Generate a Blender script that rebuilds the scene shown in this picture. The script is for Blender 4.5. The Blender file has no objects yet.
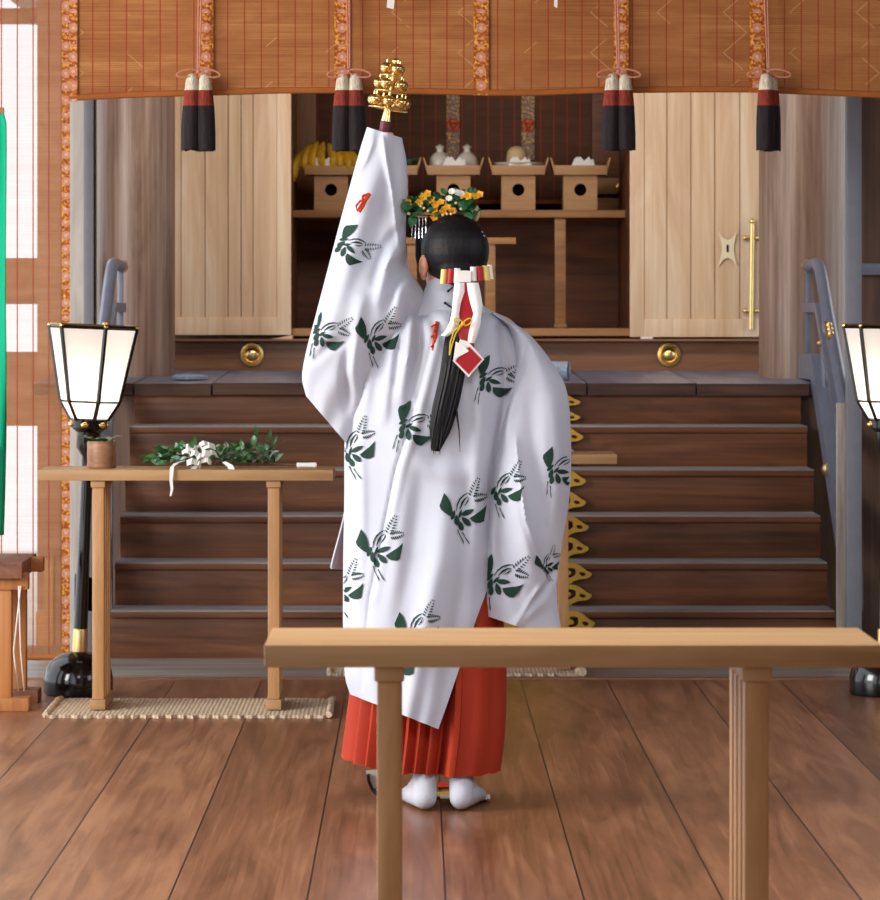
import bpy, bmesh, math, random
from mathutils import Vector, Matrix
from mathutils.bvhtree import BVHTree

random.seed(7)
PI = math.pi
SC = bpy.context.scene
COL = SC.collection

# ------------------------------------------------------------------ camera
F = 3836.0            # focal length in pixels (880 px wide frame)
VX, VY = 416.0, 318.0  # where the optical axis meets the frame
H = 1.32              # eye height
def P(px, py, D):
    return Vector(((px - VX) * D / F, D, H - (py - VY) * D / F))
def X(px, D): return (px - VX) * D / F
def Z(py, D): return H - (py - VY) * D / F

cd = bpy.data.cameras.new('camera')
cam = bpy.data.objects.new('camera', cd); COL.objects.link(cam)
cam.location = (0, 0, H); cam.rotation_euler = (PI / 2, 0, 0)
cd.sensor_fit = 'HORIZONTAL'; cd.sensor_width = 36.0
cd.lens = F / 880 * 36.0
cd.shift_x = (440 - VX) / 880.0
cd.shift_y = -(450 - VY) / 880.0
cd.clip_end = 200
cd.dof.use_dof = True; cd.dof.focus_distance = 10.4; cd.dof.aperture_fstop = 15
SC.camera = cam
SC.view_settings.view_transform = 'Standard'
SC.view_settings.look = 'None'
SC.view_settings.exposure = 0.0
SC.cycles.use_denoising = True
SC.cycles.max_bounces = 8
SC.cycles.transparent_max_bounces = 16
SC.cycles.sample_clamp_indirect = 6.0
SC.cycles.caustics_reflective = False
SC.cycles.caustics_refractive = False

# ------------------------------------------------------------------ node helpers
def lin(c):
    return tuple((x / 12.92 if x <= 0.04045 else ((x + 0.055) / 1.055) ** 2.4) for x in c)
def rgb(h):
    h = h.lstrip('#'); return lin([int(h[i:i + 2], 16) / 255 for i in (0, 2, 4)]) + (1.0,)

class NT:
    def __init__(s, name):
        s.m = bpy.data.materials.new(name); s.m.use_nodes = True
        s.t = s.m.node_tree; s.t.nodes.clear()
        s.out = s.t.nodes.new('ShaderNodeOutputMaterial')
    def n(s, typ, **kw):
        x = s.t.nodes.new(typ)
        for k, v in kw.items(): setattr(x, k, v)
        return x
    def put(s, sock, v):
        if isinstance(v, bpy.types.NodeSocket): s.t.links.new(v, sock)
        else: sock.default_value = v
    def math(s, op, a, b=0.0, c=None):
        x = s.n('ShaderNodeMath', operation=op)
        s.put(x.inputs[0], a); s.put(x.inputs[1], b)
        if c is not None: s.put(x.inputs[2], c)
        return x.outputs[0]
    def mix(s, f, a, b, blend='MIX'):
        x = s.n('ShaderNodeMix', data_type='RGBA', blend_type=blend)
        s.put(x.inputs[0], f); s.put(x.inputs[6], a); s.put(x.inputs[7], b)
        return x.outputs[2]
    def coords(s):
        return s.n('ShaderNodeTexCoord').outputs['Object']
    def mapping(s, v, scale=(1, 1, 1), rot=(0, 0, 0), loc=(0, 0, 0)):
        x = s.n('ShaderNodeMapping'); s.put(x.inputs[0], v)
        x.inputs['Scale'].default_value = scale; x.inputs['Rotation'].default_value = rot
        x.inputs['Location'].default_value = loc
        return x.outputs[0]
    def noise(s, v, scale=5, detail=4, rough=0.55, dist=0.0):
        x = s.n('ShaderNodeTexNoise'); s.put(x.inputs['Vector'], v)
        x.inputs['Scale'].default_value = scale; x.inputs['Detail'].default_value = detail
        x.inputs['Roughness'].default_value = rough; x.inputs['Distortion'].default_value = dist
        return x.outputs['Fac']
    def ramp(s, f, stops):
        x = s.n('ShaderNodeValToRGB'); s.put(x.inputs[0], f)
        el = x.color_ramp.elements
        while len(el) < len(stops): el.new(0.5)
        for e, (p, c) in zip(el, stops): e.position = p; e.color = c
        return x.outputs[0]
    def sep(s, v):
        x = s.n('ShaderNodeSeparateXYZ'); s.put(x.inputs[0], v); return x.outputs
    def comb(s, x_, y_, z_):
        x = s.n('ShaderNodeCombineXYZ')
        s.put(x.inputs[0], x_); s.put(x.inputs[1], y_); s.put(x.inputs[2], z_); return x.outputs[0]
    def bump(s, h, strength=0.2, dist=0.005):
        x = s.n('ShaderNodeBump'); s.put(x.inputs['Height'], h)
        x.inputs['Strength'].default_value = strength; x.inputs['Distance'].default_value = dist
        return x.outputs[0]
    def bsdf(s, color, rough=0.5, metal=0.0, spec=0.5, normal=None, **kw):
        x = s.n('ShaderNodeBsdfPrincipled')
        s.put(x.inputs['Base Color'], color); s.put(x.inputs['Roughness'], rough)
        x.inputs['Metallic'].default_value = metal; x.inputs['Specular IOR Level'].default_value = spec
        if normal is not None: s.put(x.inputs['Normal'], normal)
        for k, v in kw.items(): s.put(x.inputs[k], v)
        return x.outputs[0]
    def done(s, sh):
        s.t.links.new(sh, s.out.inputs[0]); return s.m

def plain(name, h, rough=0.5, metal=0.0, spec=0.5, var=0.12, scale=14, **kw):
    n = NT(name); c = rgb(h)
    f = n.noise(n.coords(), scale, 3)
    dark = tuple(v * (1 - var) for v in c[:3]) + (1,)
    lite = tuple(min(1, v * (1 + var)) for v in c[:3]) + (1,)
    return n.done(n.bsdf(n.ramp(f, [(0.3, dark), (0.7, lite)]), rough, metal, spec, **kw))

def wood(name, dark, mid, light, axis='Z', rough=0.45, scale=1.0, bump=0.15, spec=0.4, fine=60):
    n = NT(name); v = n.coords()
    st = {'X': (0.12, 1, 1), 'Y': (1, 0.12, 1), 'Z': (1, 1, 0.12)}[axis]
    a = n.noise(n.mapping(v, tuple(k * scale for k in st)), 9, 5, 0.6, 1.2)
    b = n.noise(n.mapping(v, tuple(k * scale for k in (tuple(0.02 if k < 1 else 1 for k in st)))), fine, 3, 0.6)
    f = n.math('ADD', n.math('MULTIPLY', a, 0.7), n.math('MULTIPLY', b, 0.3))
    c = n.ramp(f, [(0.36, rgb(dark)), (0.5, rgb(mid)), (0.64, rgb(light))])
    return n.done(n.bsdf(c, rough, 0, spec, n.bump(f, bump, 0.004)))

# ------------------------------------------------------------------ materials
M = {}
M['hinoki'] = wood('pale_cypress', '#a97c50', '#bd8e60', '#cc9f72', 'X', 0.42)
M['hinoki_leg'] = wood('pale_cypress_upright', '#a3764b', '#b98a5b', '#c89a6c', 'Z', 0.42)
M['bench'] = wood('honey_cypress', '#9c774e', '#b0895d', '#c0986d', 'X', 0.45)
M['door_wood'] = wood('fresh_door_timber', '#cca582', '#dcba97', '#e8ceb0', 'Z', 0.5, 0.8, 0.1)
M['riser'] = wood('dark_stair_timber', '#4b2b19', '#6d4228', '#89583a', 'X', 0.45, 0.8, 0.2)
M['board'] = wood('brown_wall_board', '#6a452e', '#865b3f', '#9a6d4f', 'X', 0.42, 0.8, 0.12)
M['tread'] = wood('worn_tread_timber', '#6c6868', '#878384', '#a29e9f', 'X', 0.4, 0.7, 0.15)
M['landing'] = wood('polished_sky_tinted_timber', '#565a70', '#6d7188', '#83879c', 'Y', 0.34, 0.8, 0.1, 0.5)  # blue of the reflected sky put into the timber colour
M['plank_end'] = wood('plank_end_timber', '#2c1c14', '#462c1f', '#5d3d2c', 'X', 0.55, 1.5, 0.2)
M['sill'] = wood('grey_sill_timber', '#6f665f', '#8b827b', '#a39a92', 'X', 0.4)
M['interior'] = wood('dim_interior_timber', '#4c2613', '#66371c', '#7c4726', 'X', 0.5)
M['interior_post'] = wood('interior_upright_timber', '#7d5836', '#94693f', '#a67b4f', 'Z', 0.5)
M['altar'] = wood('altar_shelf_timber', '#94683f', '#a9794c', '#ba8a5b', 'X', 0.5)
M['sanbo'] = wood('offering_stand_timber', '#a87c50', '#bc8e60', '#cb9f72', 'X', 0.5)
M['weathered'] = wood('weathered_post_timber', '#7f746c', '#9b9088', '#b3aaa3', 'Z', 0.55, 1.2, 0.25)
M['pale_board'] = wood('sun_bleached_board', '#b6b0a8', '#cac5be', '#dad6d0', 'Z', 0.55, 1.2, 0.25)
M['beam'] = wood('reddish_outdoor_beam', '#8d5a41', '#a26b50', '#b27d62', 'X', 0.6)
M['wall_wood'] = wood('side_wall_timber', '#4c372d', '#634a3d', '#755a4b', 'Z', 0.5)
M['trestle'] = wood('orange_trestle_timber', '#a2683a', '#b87a47', '#c98d58', 'Z', 0.42)
M['trestle_top'] = wood('dark_trestle_top_timber', '#6b4534', '#835644', '#956854', 'Y', 0.45)
M['steel'] = plain('grey_blue_painted_metal', '#7d828c', 0.4, 0.0, 0.5, 0.06)
M['rail'] = plain('slate_blue_rail', '#686d80', 0.33, 0.0, 0.6, 0.1)  # one even slate blue for railings and wall rail
M['black_lacquer'] = plain('black_lacquer', '#0c0c0f', 0.14, 0.0, 0.7, 0.1)
M['gold'] = plain('polished_gold', '#efcf86', 0.27, 1.0, 0.5, 0.08)
M['brass'] = plain('brass', '#e2c488', 0.32, 1.0, 0.5, 0.1)
M['gilt'] = plain('matt_gilding', '#c79f3f', 0.45, 0.55, 0.5, 0.12)
M['ivory'] = plain('pale_gold_plate', '#f2e6c0', 0.35, 0.2, 0.5, 0.04)
M['rope'] = plain('straw_rope', '#d2bda2', 0.85, 0, 0.2, 0.25, 90)
M['green_cloth'] = plain('green_banner_cloth', '#12a57c', 0.8, 0, 0.2, 0.08, 5)
M['paper'] = plain('white_paper', '#f1efe9', 0.7, 0, 0.3, 0.02)
M['skin'] = plain('skin', '#dfb394', 0.5, 0, 0.4, 0.04, 20)
M['ear'] = plain('flushed_ear_skin', '#cf9274', 0.5, 0, 0.4, 0.18, 60)
M['lip'] = plain('lip_pink', '#b5645c', 0.45, 0, 0.4, 0.03)
M['eye'] = plain('dark_eye', '#1a1412', 0.2, 0, 0.6, 0.03)
M['tabi'] = plain('white_sock_cloth', '#bfc1cb', 0.8, 0, 0.2, 0.04, 30)
M['sole'] = plain('dark_sock_sole', '#2b2c38', 0.8, 0, 0.2, 0.05)
M['print'] = plain('dark_green_print', '#1f3a30', 0.75, 0, 0.2, 0.1)
M['red_cord'] = plain('vermilion_cord', '#c5401f', 0.7, 0, 0.2, 0.12, 60)
M['red_satin'] = plain('crimson_silk', '#a8121c', 0.5, 0, 0.4, 0.08)
M['yellow_roll'] = plain('yellow_gold_paper', '#d9c06a', 0.4, 0.15, 0.5, 0.05)
M['yellow_cord'] = plain('yellow_cord', '#d6b52c', 0.6, 0, 0.3, 0.1)
M['white_silk'] = plain('white_silk', '#ece7e1', 0.6, 0, 0.3, 0.03)
M['maroon'] = plain('maroon_brocade', '#5f1220', 0.45, 0, 0.4, 0.1)
M['leaf'] = plain('glossy_leaf', '#3c6a38', 0.35, 0, 0.5, 0.4, 40)
M['leaf_pale'] = plain('pale_leaf', '#8fae98', 0.4, 0, 0.5, 0.35, 40)
M['leaf_dark'] = plain('dark_vegetable_leaf', '#1e3420', 0.5, 0, 0.4, 0.3, 40)
M['crown_leaf'] = plain('crown_leaf', '#1c5a2c', 0.45, 0, 0.4, 0.5, 60)
M['flower_yellow'] = plain('orange_yellow_petal', '#d99a1c', 0.55, 0, 0.3, 0.35, 90)
M['flower_white'] = plain('white_petal', '#efe9dc', 0.55, 0, 0.3, 0.05)
M['silver'] = plain('silver', '#c9cad0', 0.25, 1.0, 0.5, 0.05)
M['stem'] = plain('woody_stem', '#5b4630', 0.7, 0, 0.3, 0.2)
M['banana'] = plain('ripe_banana', '#d9a92a', 0.5, 0, 0.4, 0.2, 25)
M['banana_tip'] = plain('banana_tip', '#5a4a20', 0.6, 0, 0.3, 0.2)
M['porcelain'] = plain('grey_white_porcelain', '#cfc8bb', 0.3, 0, 0.5, 0.03)
M['mochi'] = plain('tan_rice_cake', '#d3b68c', 0.6, 0, 0.3, 0.06)
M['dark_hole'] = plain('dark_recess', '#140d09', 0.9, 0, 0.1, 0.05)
M['pink_cord'] = plain('salmon_silk_cord', '#c4806a', 0.6, 0, 0.3, 0.2, 200)
M['blue_bundle'] = plain('grey_blue_cloth', '#8c97a8', 0.8, 0, 0.2, 0.3, 90)
M['pot'] = wood('turned_brown_wood', '#7c5638', '#94694a', '#a67c5b', 'X', 0.45, 2)
M['concrete'] = plain('pale_outdoor_ground', '#d9d2c8', 0.9, 0, 0.2, 0.1, 2)
M['ceiling'] = wood('ceiling_timber', '#5f4331', '#775642', '#8a6751', 'Y', 0.6)
M['tag_border'] = plain('white_tag_edge', '#f2efea', 0.55, 0, 0.3, 0.02)
M['yellow_ribbon'] = plain('yellow_silk_ribbon', '#d8b833', 0.5, 0, 0.4, 0.05)
M['red_ribbon'] = plain('red_silk_ribbon', '#b9261d', 0.5, 0, 0.4, 0.05)
M['purple_ribbon'] = plain('dark_purple_ribbon', '#2b1d2c', 0.5, 0, 0.4, 0.1)

def mat_robe():
    n = NT('white_robe_silk'); v = n.coords()
    f = n.noise(v, 6, 3)
    w = n.noise(n.mapping(v, (300, 300, 300)), 3, 2)
    c = n.ramp(f, [(0.3, rgb('#c5c9d6')), (0.7, rgb('#cfd3df'))])
    d = n.bsdf(c, 0.75, 0, 0.25, n.bump(w, 0.08, 0.001))
    tr = n.n('ShaderNodeBsdfTranslucent'); tr.inputs[0].default_value = rgb('#e9e8ee')
    mx = n.n('ShaderNodeMixShader'); mx.inputs[0].default_value = 0.12
    n.t.links.new(d, mx.inputs[1]); n.t.links.new(tr.outputs[0], mx.inputs[2])
    return n.done(mx.outputs[0])
M['robe'] = mat_robe()

def mat_hakama():
    n = NT('vermilion_hakama_cloth'); v = n.coords()
    f = n.noise(n.mapping(v, (1, 1, 0.3)), 9, 4)
    c = n.ramp(f, [(0.3, rgb('#962a15')), (0.7, rgb('#ad391f'))])
    w = n.noise(n.mapping(v, (300, 300, 300)), 3, 2)
    return n.done(n.bsdf(c, 0.75, 0, 0.25, n.bump(w, 0.06, 0.001)))
M['hakama'] = mat_hakama()

def mat_hair():
    n = NT('black_hair'); v = n.coords()
    f = n.noise(n.mapping(v, (160, 160, 6)), 2, 3)
    c = n.ramp(f, [(0.3, rgb('#08070a')), (0.7, rgb('#191519'))])
    return n.done(n.bsdf(c, 0.5, 0, 0.22, n.bump(f, 0.5, 0.002)))
M['hair'] = mat_hair()

def mat_floor():
    n = NT('reddish_stage_planks'); v = n.coords(); s = n.sep(v)
    w = 0.3145
    q = n.math('ADD', n.math('DIVIDE', n.math('SUBTRACT', s[0], 0.067), w), 40.0)
    idx = n.math('FLOOR', q); fr = n.math('FRACT', q)
    wn = n.n('ShaderNodeTexWhiteNoise', noise_dimensions='1D'); n.put(wn.inputs['W'], idx)
    rnd = wn.outputs['Value']
    off = n.math('MULTIPLY', rnd, 37.0)
    vv = n.comb(n.math('ADD', s[0], off), s[1], off)
    a = n.noise(n.mapping(vv, (1, 0.11, 1)), 7, 5, 0.6, 1.6)
    b = n.noise(n.mapping(vv, (1, 0.014, 1)), 80, 4, 0.7)
    blot = n.noise(n.mapping(v, (1, 0.5, 1)), 1.3, 3)
    f = n.math('ADD', n.math('MULTIPLY', a, 0.62), n.math('MULTIPLY', b, 0.38))
    f = n.math('ADD', f, n.math('MULTIPLY', n.math('SUBTRACT', rnd, 0.5), 0.10))
    c = n.ramp(f, [(0.36, rgb('#5f3a22')), (0.5, rgb('#88583d')), (0.64, rgb('#aa7755'))])
    c = n.mix(n.math('MULTIPLY', blot, 0.3), c, rgb('#8e5d40'))
    gap = n.math('LESS_THAN', n.math('MINIMUM', fr, n.math('SUBTRACT', 1.0, fr)), 0.0075)
    c = n.mix(gap, c, rgb('#241008'))
    r = n.math('ADD', 0.24, n.math('MULTIPLY', b, 0.22))
    h = n.math('SUBTRACT', f, n.math('MULTIPLY', gap, 2.0))
    return n.done(n.bsdf(c, r, 0, 0.45, n.bump(h, 0.12, 0.004)))
M['floor'] = mat_floor()

def mat_blind(name, c0, c1, c2, thread, alpha=0.0, spacing=0.0585, off=0.0, trans=0.25, chevron=True):
    n = NT(name); v = n.coords(); s = n.sep(v)
    st = n.noise(n.mapping(v, (0.6, 1, 150)), 3, 2, 0.6)
    pat = n.noise(n.mapping(v, (1.2, 1, 5)), 2.2, 3, 0.6, 0.8)
    f = n.math('ADD', n.math('MULTIPLY', st, 0.62), n.math('MULTIPLY', pat, 0.38))
    c = n.ramp(f, [(0.32, rgb(c0)), (0.5, rgb(c1)), (0.68, rgb(c2))])
    if chevron:
        tri = n.math('PINGPONG', s[2], 0.07)
        q = n.math('FRACT', n.math('ADD', n.math('DIVIDE', s[0], 0.23), n.math('MULTIPLY', tri, 5.0)))
        zig = n.math('LESS_THAN', n.math('ABSOLUTE', n.math('SUBTRACT', q, 0.5)), 0.014)
        sel = n.math('GREATER_THAN', n.noise(n.mapping(v, (1, 1, 2.2)), 4.5, 2), 0.52)
        c = n.mix(n.math('MULTIPLY', n.math('MULTIPLY', zig, sel), 0.38), c, rgb('#e0b070'))
    fr = n.math('FRACT', n.math('ADD', n.math('DIVIDE', n.math('SUBTRACT', s[0], off), spacing), 50.5))
    th = n.math('LESS_THAN', n.math('ABSOLUTE', n.math('SUBTRACT', fr, 0.5)), 0.036)
    c = n.mix(n.math('MULTIPLY', th, 0.85), c, rgb(thread))
    d = n.bsdf(c, 0.6, 0, 0.25, n.bump(st, 0.25, 0.002))
    tr = n.n('ShaderNodeBsdfTranslucent'); n.put(tr.inputs[0], c)
    mx = n.n('ShaderNodeMixShader'); mx.inputs[0].default_value = trans
    n.t.links.new(d, mx.inputs[1]); n.t.links.new(tr.outputs[0], mx.inputs[2])
    sh = mx.outputs[0]
    if alpha > 0:
        tp = n.n('ShaderNodeBsdfTransparent')
        m2 = n.n('ShaderNodeMixShader')
        a = n.math('MULTIPLY', n.math('SUBTRACT', 1.0, th), n.math('ADD', alpha - 0.22, n.math('MULTIPLY', st, 0.3)))
        n.put(m2.inputs[0], a)
        n.t.links.new(sh, m2.inputs[1]); n.t.links.new(tp.outputs[0], m2.inputs[2]); sh = m2.outputs[0]
    return n.done(sh)
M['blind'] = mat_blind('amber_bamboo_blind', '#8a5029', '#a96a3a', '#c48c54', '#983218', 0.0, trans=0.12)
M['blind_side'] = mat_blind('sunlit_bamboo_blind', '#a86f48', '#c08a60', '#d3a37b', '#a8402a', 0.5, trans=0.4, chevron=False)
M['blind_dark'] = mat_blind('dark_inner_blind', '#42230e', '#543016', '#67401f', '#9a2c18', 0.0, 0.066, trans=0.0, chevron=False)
M['blind_hem'] = plain('orange_hem_bamboo', '#a5602a', 0.5, 0, 0.4, 0.1)

def mat_brocade(name, base, alt, dot, period=0.05):
    n = NT(name); v = n.coords(); s = n.sep(v)
    a = n.noise(v, 90, 3)
    c = n.ramp(a, [(0.38, rgb(alt)), (0.52, rgb(base)), (0.64, rgb('#e9b04a'))])
    # woven round flowers up the middle of the band
    zz = n.math('SUBTRACT', n.math('FRACT', n.math('DIVIDE', s[2], period)), 0.5)
    zz = n.math('MULTIPLY', zz, period)
    r = n.math('SQRT', n.math('ADD', n.math('MULTIPLY', s[0], s[0]), n.math('MULTIPLY', zz, zz)))
    in1 = n.math('LESS_THAN', r, 0.017); in2 = n.math('LESS_THAN', r, 0.006)
    sel = n.math('GREATER_THAN', n.noise(n.mapping(v, (0.1, 0.1, 1)), 21, 1), 0.42)
    c = n.mix(n.math('MULTIPLY', n.math('MULTIPLY', in1, sel), 0.75), c, rgb(dot))
    c = n.mix(n.math('MULTIPLY', n.math('MULTIPLY', in2, sel), 0.5), c, rgb('#e6c4ae'))
    return n.done(n.bsdf(c, 0.6, 0, 0.3, n.bump(a, 0.2, 0.002)))
M['brocade'] = mat_brocade('orange_flower_brocade', '#b9641f', '#8c4012', '#cf9078')
M['brocade_dim'] = mat_brocade('faded_band_brocade', '#8d7466', '#6f5648', '#8d7466')

def mat_lantern():
    n = NT('lantern_paper')
    d = n.bsdf(rgb('#f4f0ec'), 0.7, 0, 0.2)
    tr = n.n('ShaderNodeBsdfTranslucent'); tr.inputs[0].default_value = rgb('#fffaf3')
    mx = n.n('ShaderNodeMixShader'); mx.inputs[0].default_value = 0.6
    n.t.links.new(d, mx.inputs[1]); n.t.links.new(tr.outputs[0], mx.inputs[2])
    em = n.n('ShaderNodeEmission'); em.inputs[0].default_value = rgb('#fff0e2'); em.inputs[1].default_value = 0.2
    ad = n.n('ShaderNodeAddShader')
    n.t.links.new(mx.outputs[0], ad.inputs[0]); n.t.links.new(em.outputs[0], ad.inputs[1])
    return n.done(ad.outputs[0])
M['lantern'] = mat_lantern()

def mat_tassel(name, h):
    n = NT(name); v = n.coords()
    f = n.noise(n.mapping(v, (260, 260, 6)), 2, 2)
    c = rgb(h)
    d = tuple(k * 0.55 for k in c[:3]) + (1,)
    l = tuple(min(1, k * 1.25) for k in c[:3]) + (1,)
    return n.done(n.bsdf(n.ramp(f, [(0.35, d), (0.65, l)]), 0.75, 0, 0.2, n.bump(f, 0.6, 0.003)))
M['tassel_white'] = mat_tassel('cream_silk_floss', '#dfd3bc')
M['tassel_rust'] = mat_tassel('rust_silk_floss', '#8e3a2c')
M['tassel_black'] = mat_tassel('black_silk_floss', '#2b2427')

def mat_mat():
    n = NT('woven_straw'); v = n.coords(); s = n.sep(v)
    a = n.math('PINGPONG', n.math('ADD', s[0], n.math('MULTIPLY', n.noise(v, 40, 2), .01)), 0.007); b = n.noise(v, 130, 3)
    f = n.math('ADD', n.math('MULTIPLY', a, 50), n.math('MULTIPLY', b, 0.6))
    c = n.ramp(f, [(0.2, rgb('#a08a70')), (0.5, rgb('#cab59a')), (0.8, rgb('#ddccb4'))])
    return n.done(n.bsdf(c, 0.9, 0, 0.15, n.bump(f, 0.7, 0.006)))
M['mat'] = mat_mat()

# ------------------------------------------------------------------ object helpers
ORG = {}
def link(name, me, mat, parent=None):
    o = bpy.data.objects.new(name, me); COL.objects.link(o)
    for m in (mat if isinstance(mat, (list, tuple)) else [mat]): me.materials.append(m)
    if parent is not None:
        org = ORG[parent.name]
        me.transform(Matrix.Translation(-org)); o.parent = parent; ORG[o.name] = org.copy()
    else:
        ORG[o.name] = Vector((0, 0, 0))
    return o
def obj(name, bm, mat, parent=None, smooth=35, org=None):
    bmesh.ops.recalc_face_normals(bm, faces=bm.faces[:])
    me = bpy.data.meshes.new(name); bm.to_mesh(me); bm.free()
    if smooth:
        me.shade_smooth(); me.set_sharp_from_angle(angle=math.radians(smooth))
    o = link(name, me, mat, parent)
    if parent is None and org is not None:
        org = Vector(org); me.transform(Matrix.Translation(-org)); o.location = org; ORG[o.name] = org.copy()
    return o
def tag(o, label=None, cat=None, group=None, kind=None):
    if label: o['label'] = label
    if cat: o['category'] = cat
    if group: o['group'] = group
    if kind: o['kind'] = kind
    return o
def thing(name, label, cat, loc, group=None):
    o = bpy.data.objects.new(name, None); COL.objects.link(o)
    o.location = loc; ORG[o.name] = Vector(loc); o.empty_display_size = 0.1
    return tag(o, label, cat, group)
def struct(name, bm, mat, smooth=35):
    return tag(obj(name, bm, mat, None, smooth), kind='structure')
def copy_tree(o, parent=None):
    c = o.copy(); COL.objects.link(c); c.parent = parent
    if parent is not None: c.matrix_parent_inverse = o.matrix_parent_inverse.copy()
    for ch in list(o.children): copy_tree(ch, c)
    return c

def B(): return bmesh.new()
def box(bm, x0, x1, y0, y1, z0, z1, bev=0.0, mi=0):
    vs = [bm.verts.new(p) for p in ((x0, y0, z0), (x1, y0, z0), (x1, y1, z0), (x0, y1, z0), (x0, y0, z1), (x1, y0, z1), (x1, y1, z1), (x0, y1, z1))]
    fs = [bm.faces.new([vs[i] for i in q]) for q in ((0, 3, 2, 1), (4, 5, 6, 7), (0, 1, 5, 4), (1, 2, 6, 5), (2, 3, 7, 6), (3, 0, 4, 7))]
    for f in fs: f.material_index = mi
    if bev > 0:
        es = list({e for f in fs for e in f.edges})
        bmesh.ops.bevel(bm, geom=es, offset=bev, segments=2, affect='EDGES', profile=0.6)
    return bm
def frame_of(d):
    d = d.normalized(); u = Vector((0, 0, 1)) if abs(d.z) < 0.9 else Vector((1, 0, 0))
    a = d.cross(u).normalized(); return a, d.cross(a).normalized()
def tube(bm, pts, rad, seg=10, cap=True, mi=0, flat=None):
    pts = [Vector(p) for p in pts]; n = len(pts)
    if not isinstance(rad, (list, tuple)): rad = [rad] * n
    rings = []; a = b = None
    for i, p in enumerate(pts):
        d = (pts[min(i + 1, n - 1)] - pts[max(i - 1, 0)])
        if a is None: a, b = frame_of(d)
        else:
            d.normalize(); a = (a - d * a.dot(d)).normalized(); b = d.cross(a)
        fl = flat if flat else 1.0
        rings.append([bm.verts.new(p + (a * math.cos(2 * PI * k / seg) + b * fl * math.sin(2 * PI * k / seg)) * rad[i]) for k in range(seg)])
    for i in range(n - 1):
        for k in range(seg):
            f = bm.faces.new((rings[i][k], rings[i][(k + 1) % seg], rings[i + 1][(k + 1) % seg], rings[i + 1][k])); f.material_index = mi
    if cap:
        for r in (rings[0], rings[-1]):
            f = bm.faces.new(r); f.material_index = mi
    return bm
def lathe(bm, c, prof, seg=24, axis='Z', mi=0, rot=0.0):
    c = Vector(c); rings = []
    for r, h in prof:
        ring = []
        for k in range(seg):
            t = 2 * PI * k / seg + rot
            q = {'Z': Vector((r * math.cos(t), r * math.sin(t), h)), 'Y': Vector((r * math.cos(t), h, r * math.sin(t))), 'X': Vector((h, r * math.cos(t), r * math.sin(t)))}[axis]
            ring.append(bm.verts.new(c + q))
        rings.append(ring)
    for i in range(len(rings) - 1):
        for k in range(seg):
            f = bm.faces.new((rings[i][k], rings[i][(k + 1) % seg], rings[i + 1][(k + 1) % seg], rings[i + 1][k])); f.material_index = mi
    for r in (rings[0], rings[-1]):
        f = bm.faces.new(r); f.material_index = mi
    return bm
def ball(bm, c, r, seg=14, sc=(1, 1, 1), rot=None, mi=0):
    m = Matrix.Translation(Vector(c)) @ (rot.to_4x4() if rot else Matrix()) @ Matrix.Diagonal((sc[0] * r, sc[1] * r, sc[2] * r, 1))
    res = bmesh.ops.create_uvsphere(bm, u_segments=seg, v_segments=max(6, seg // 2 + 1), radius=1.0, matrix=m)
    for v in res['verts']:
        for f in v.link_faces: f.material_index = mi
    return bm
def prism(bm, pts, y0, y1, mi=0):
    """polygon in x,z pulled from y0 to y1"""
    a = [bm.verts.new((x, y0, z)) for x, z in pts]; b = [bm.verts.new((x, y1, z)) for x, z in pts]
    fs = [bm.faces.new(a), bm.faces.new(b[::-1])]
    for i in range(len(pts)):
        j = (i + 1) % len(pts); fs.append(bm.faces.new((a[i], b[i], b[j], a[j])))
    for f in fs: f.material_index = mi
    return bm
def prismx(bm, pts, x0, x1, mi=0):
    """polygon in y,z pulled from x0 to x1"""
    a = [bm.verts.new((x0, y, z)) for y, z in pts]; b = [bm.verts.new((x1, y, z)) for y, z in pts]
    fs = [bm.faces.new(a), bm.faces.new(b[::-1])]
    for i in range(len(pts)):
        j = (i + 1) % len(pts); fs.append(bm.faces.new((a[i], b[i], b[j], a[j])))
    for f in fs: f.material_index = mi
    return bm
def ribbon(bm, pts, width, wdir, thick=0.0015, mi=0):
    """flat strip along pts, width along wdir"""
    wdir = Vector(wdir).normalized(); L = []; pts = [Vector(p) for p in pts]
    for i, p in enumerate(pts):
        w = width[i] if isinstance(width, (list, tuple)) else width
        d = (pts[min(i + 1, len(pts) - 1)] - pts[max(i - 1, 0)]).normalized()
        nrm = d.cross(wdir)
        nrm = nrm.normalized() * thick if nrm.length > 1e-6 else Vector((0, thick, 0))
        L.append([bm.verts.new(q) for q in (p - wdir * w / 2, p + wdir * w / 2, p + wdir * w / 2 + nrm, p - wdir * w / 2 + nrm)])
    for i in range(len(L) - 1):
        for k in range(4):
            f = bm.faces.new((L[i][k], L[i][(k + 1) % 4], L[i + 1][(k + 1) % 4], L[i + 1][k])); f.material_index = mi
    for q in (L[0], L[-1]):
        f = bm.faces.new(q); f.material_index = mi
    return bm
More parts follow.
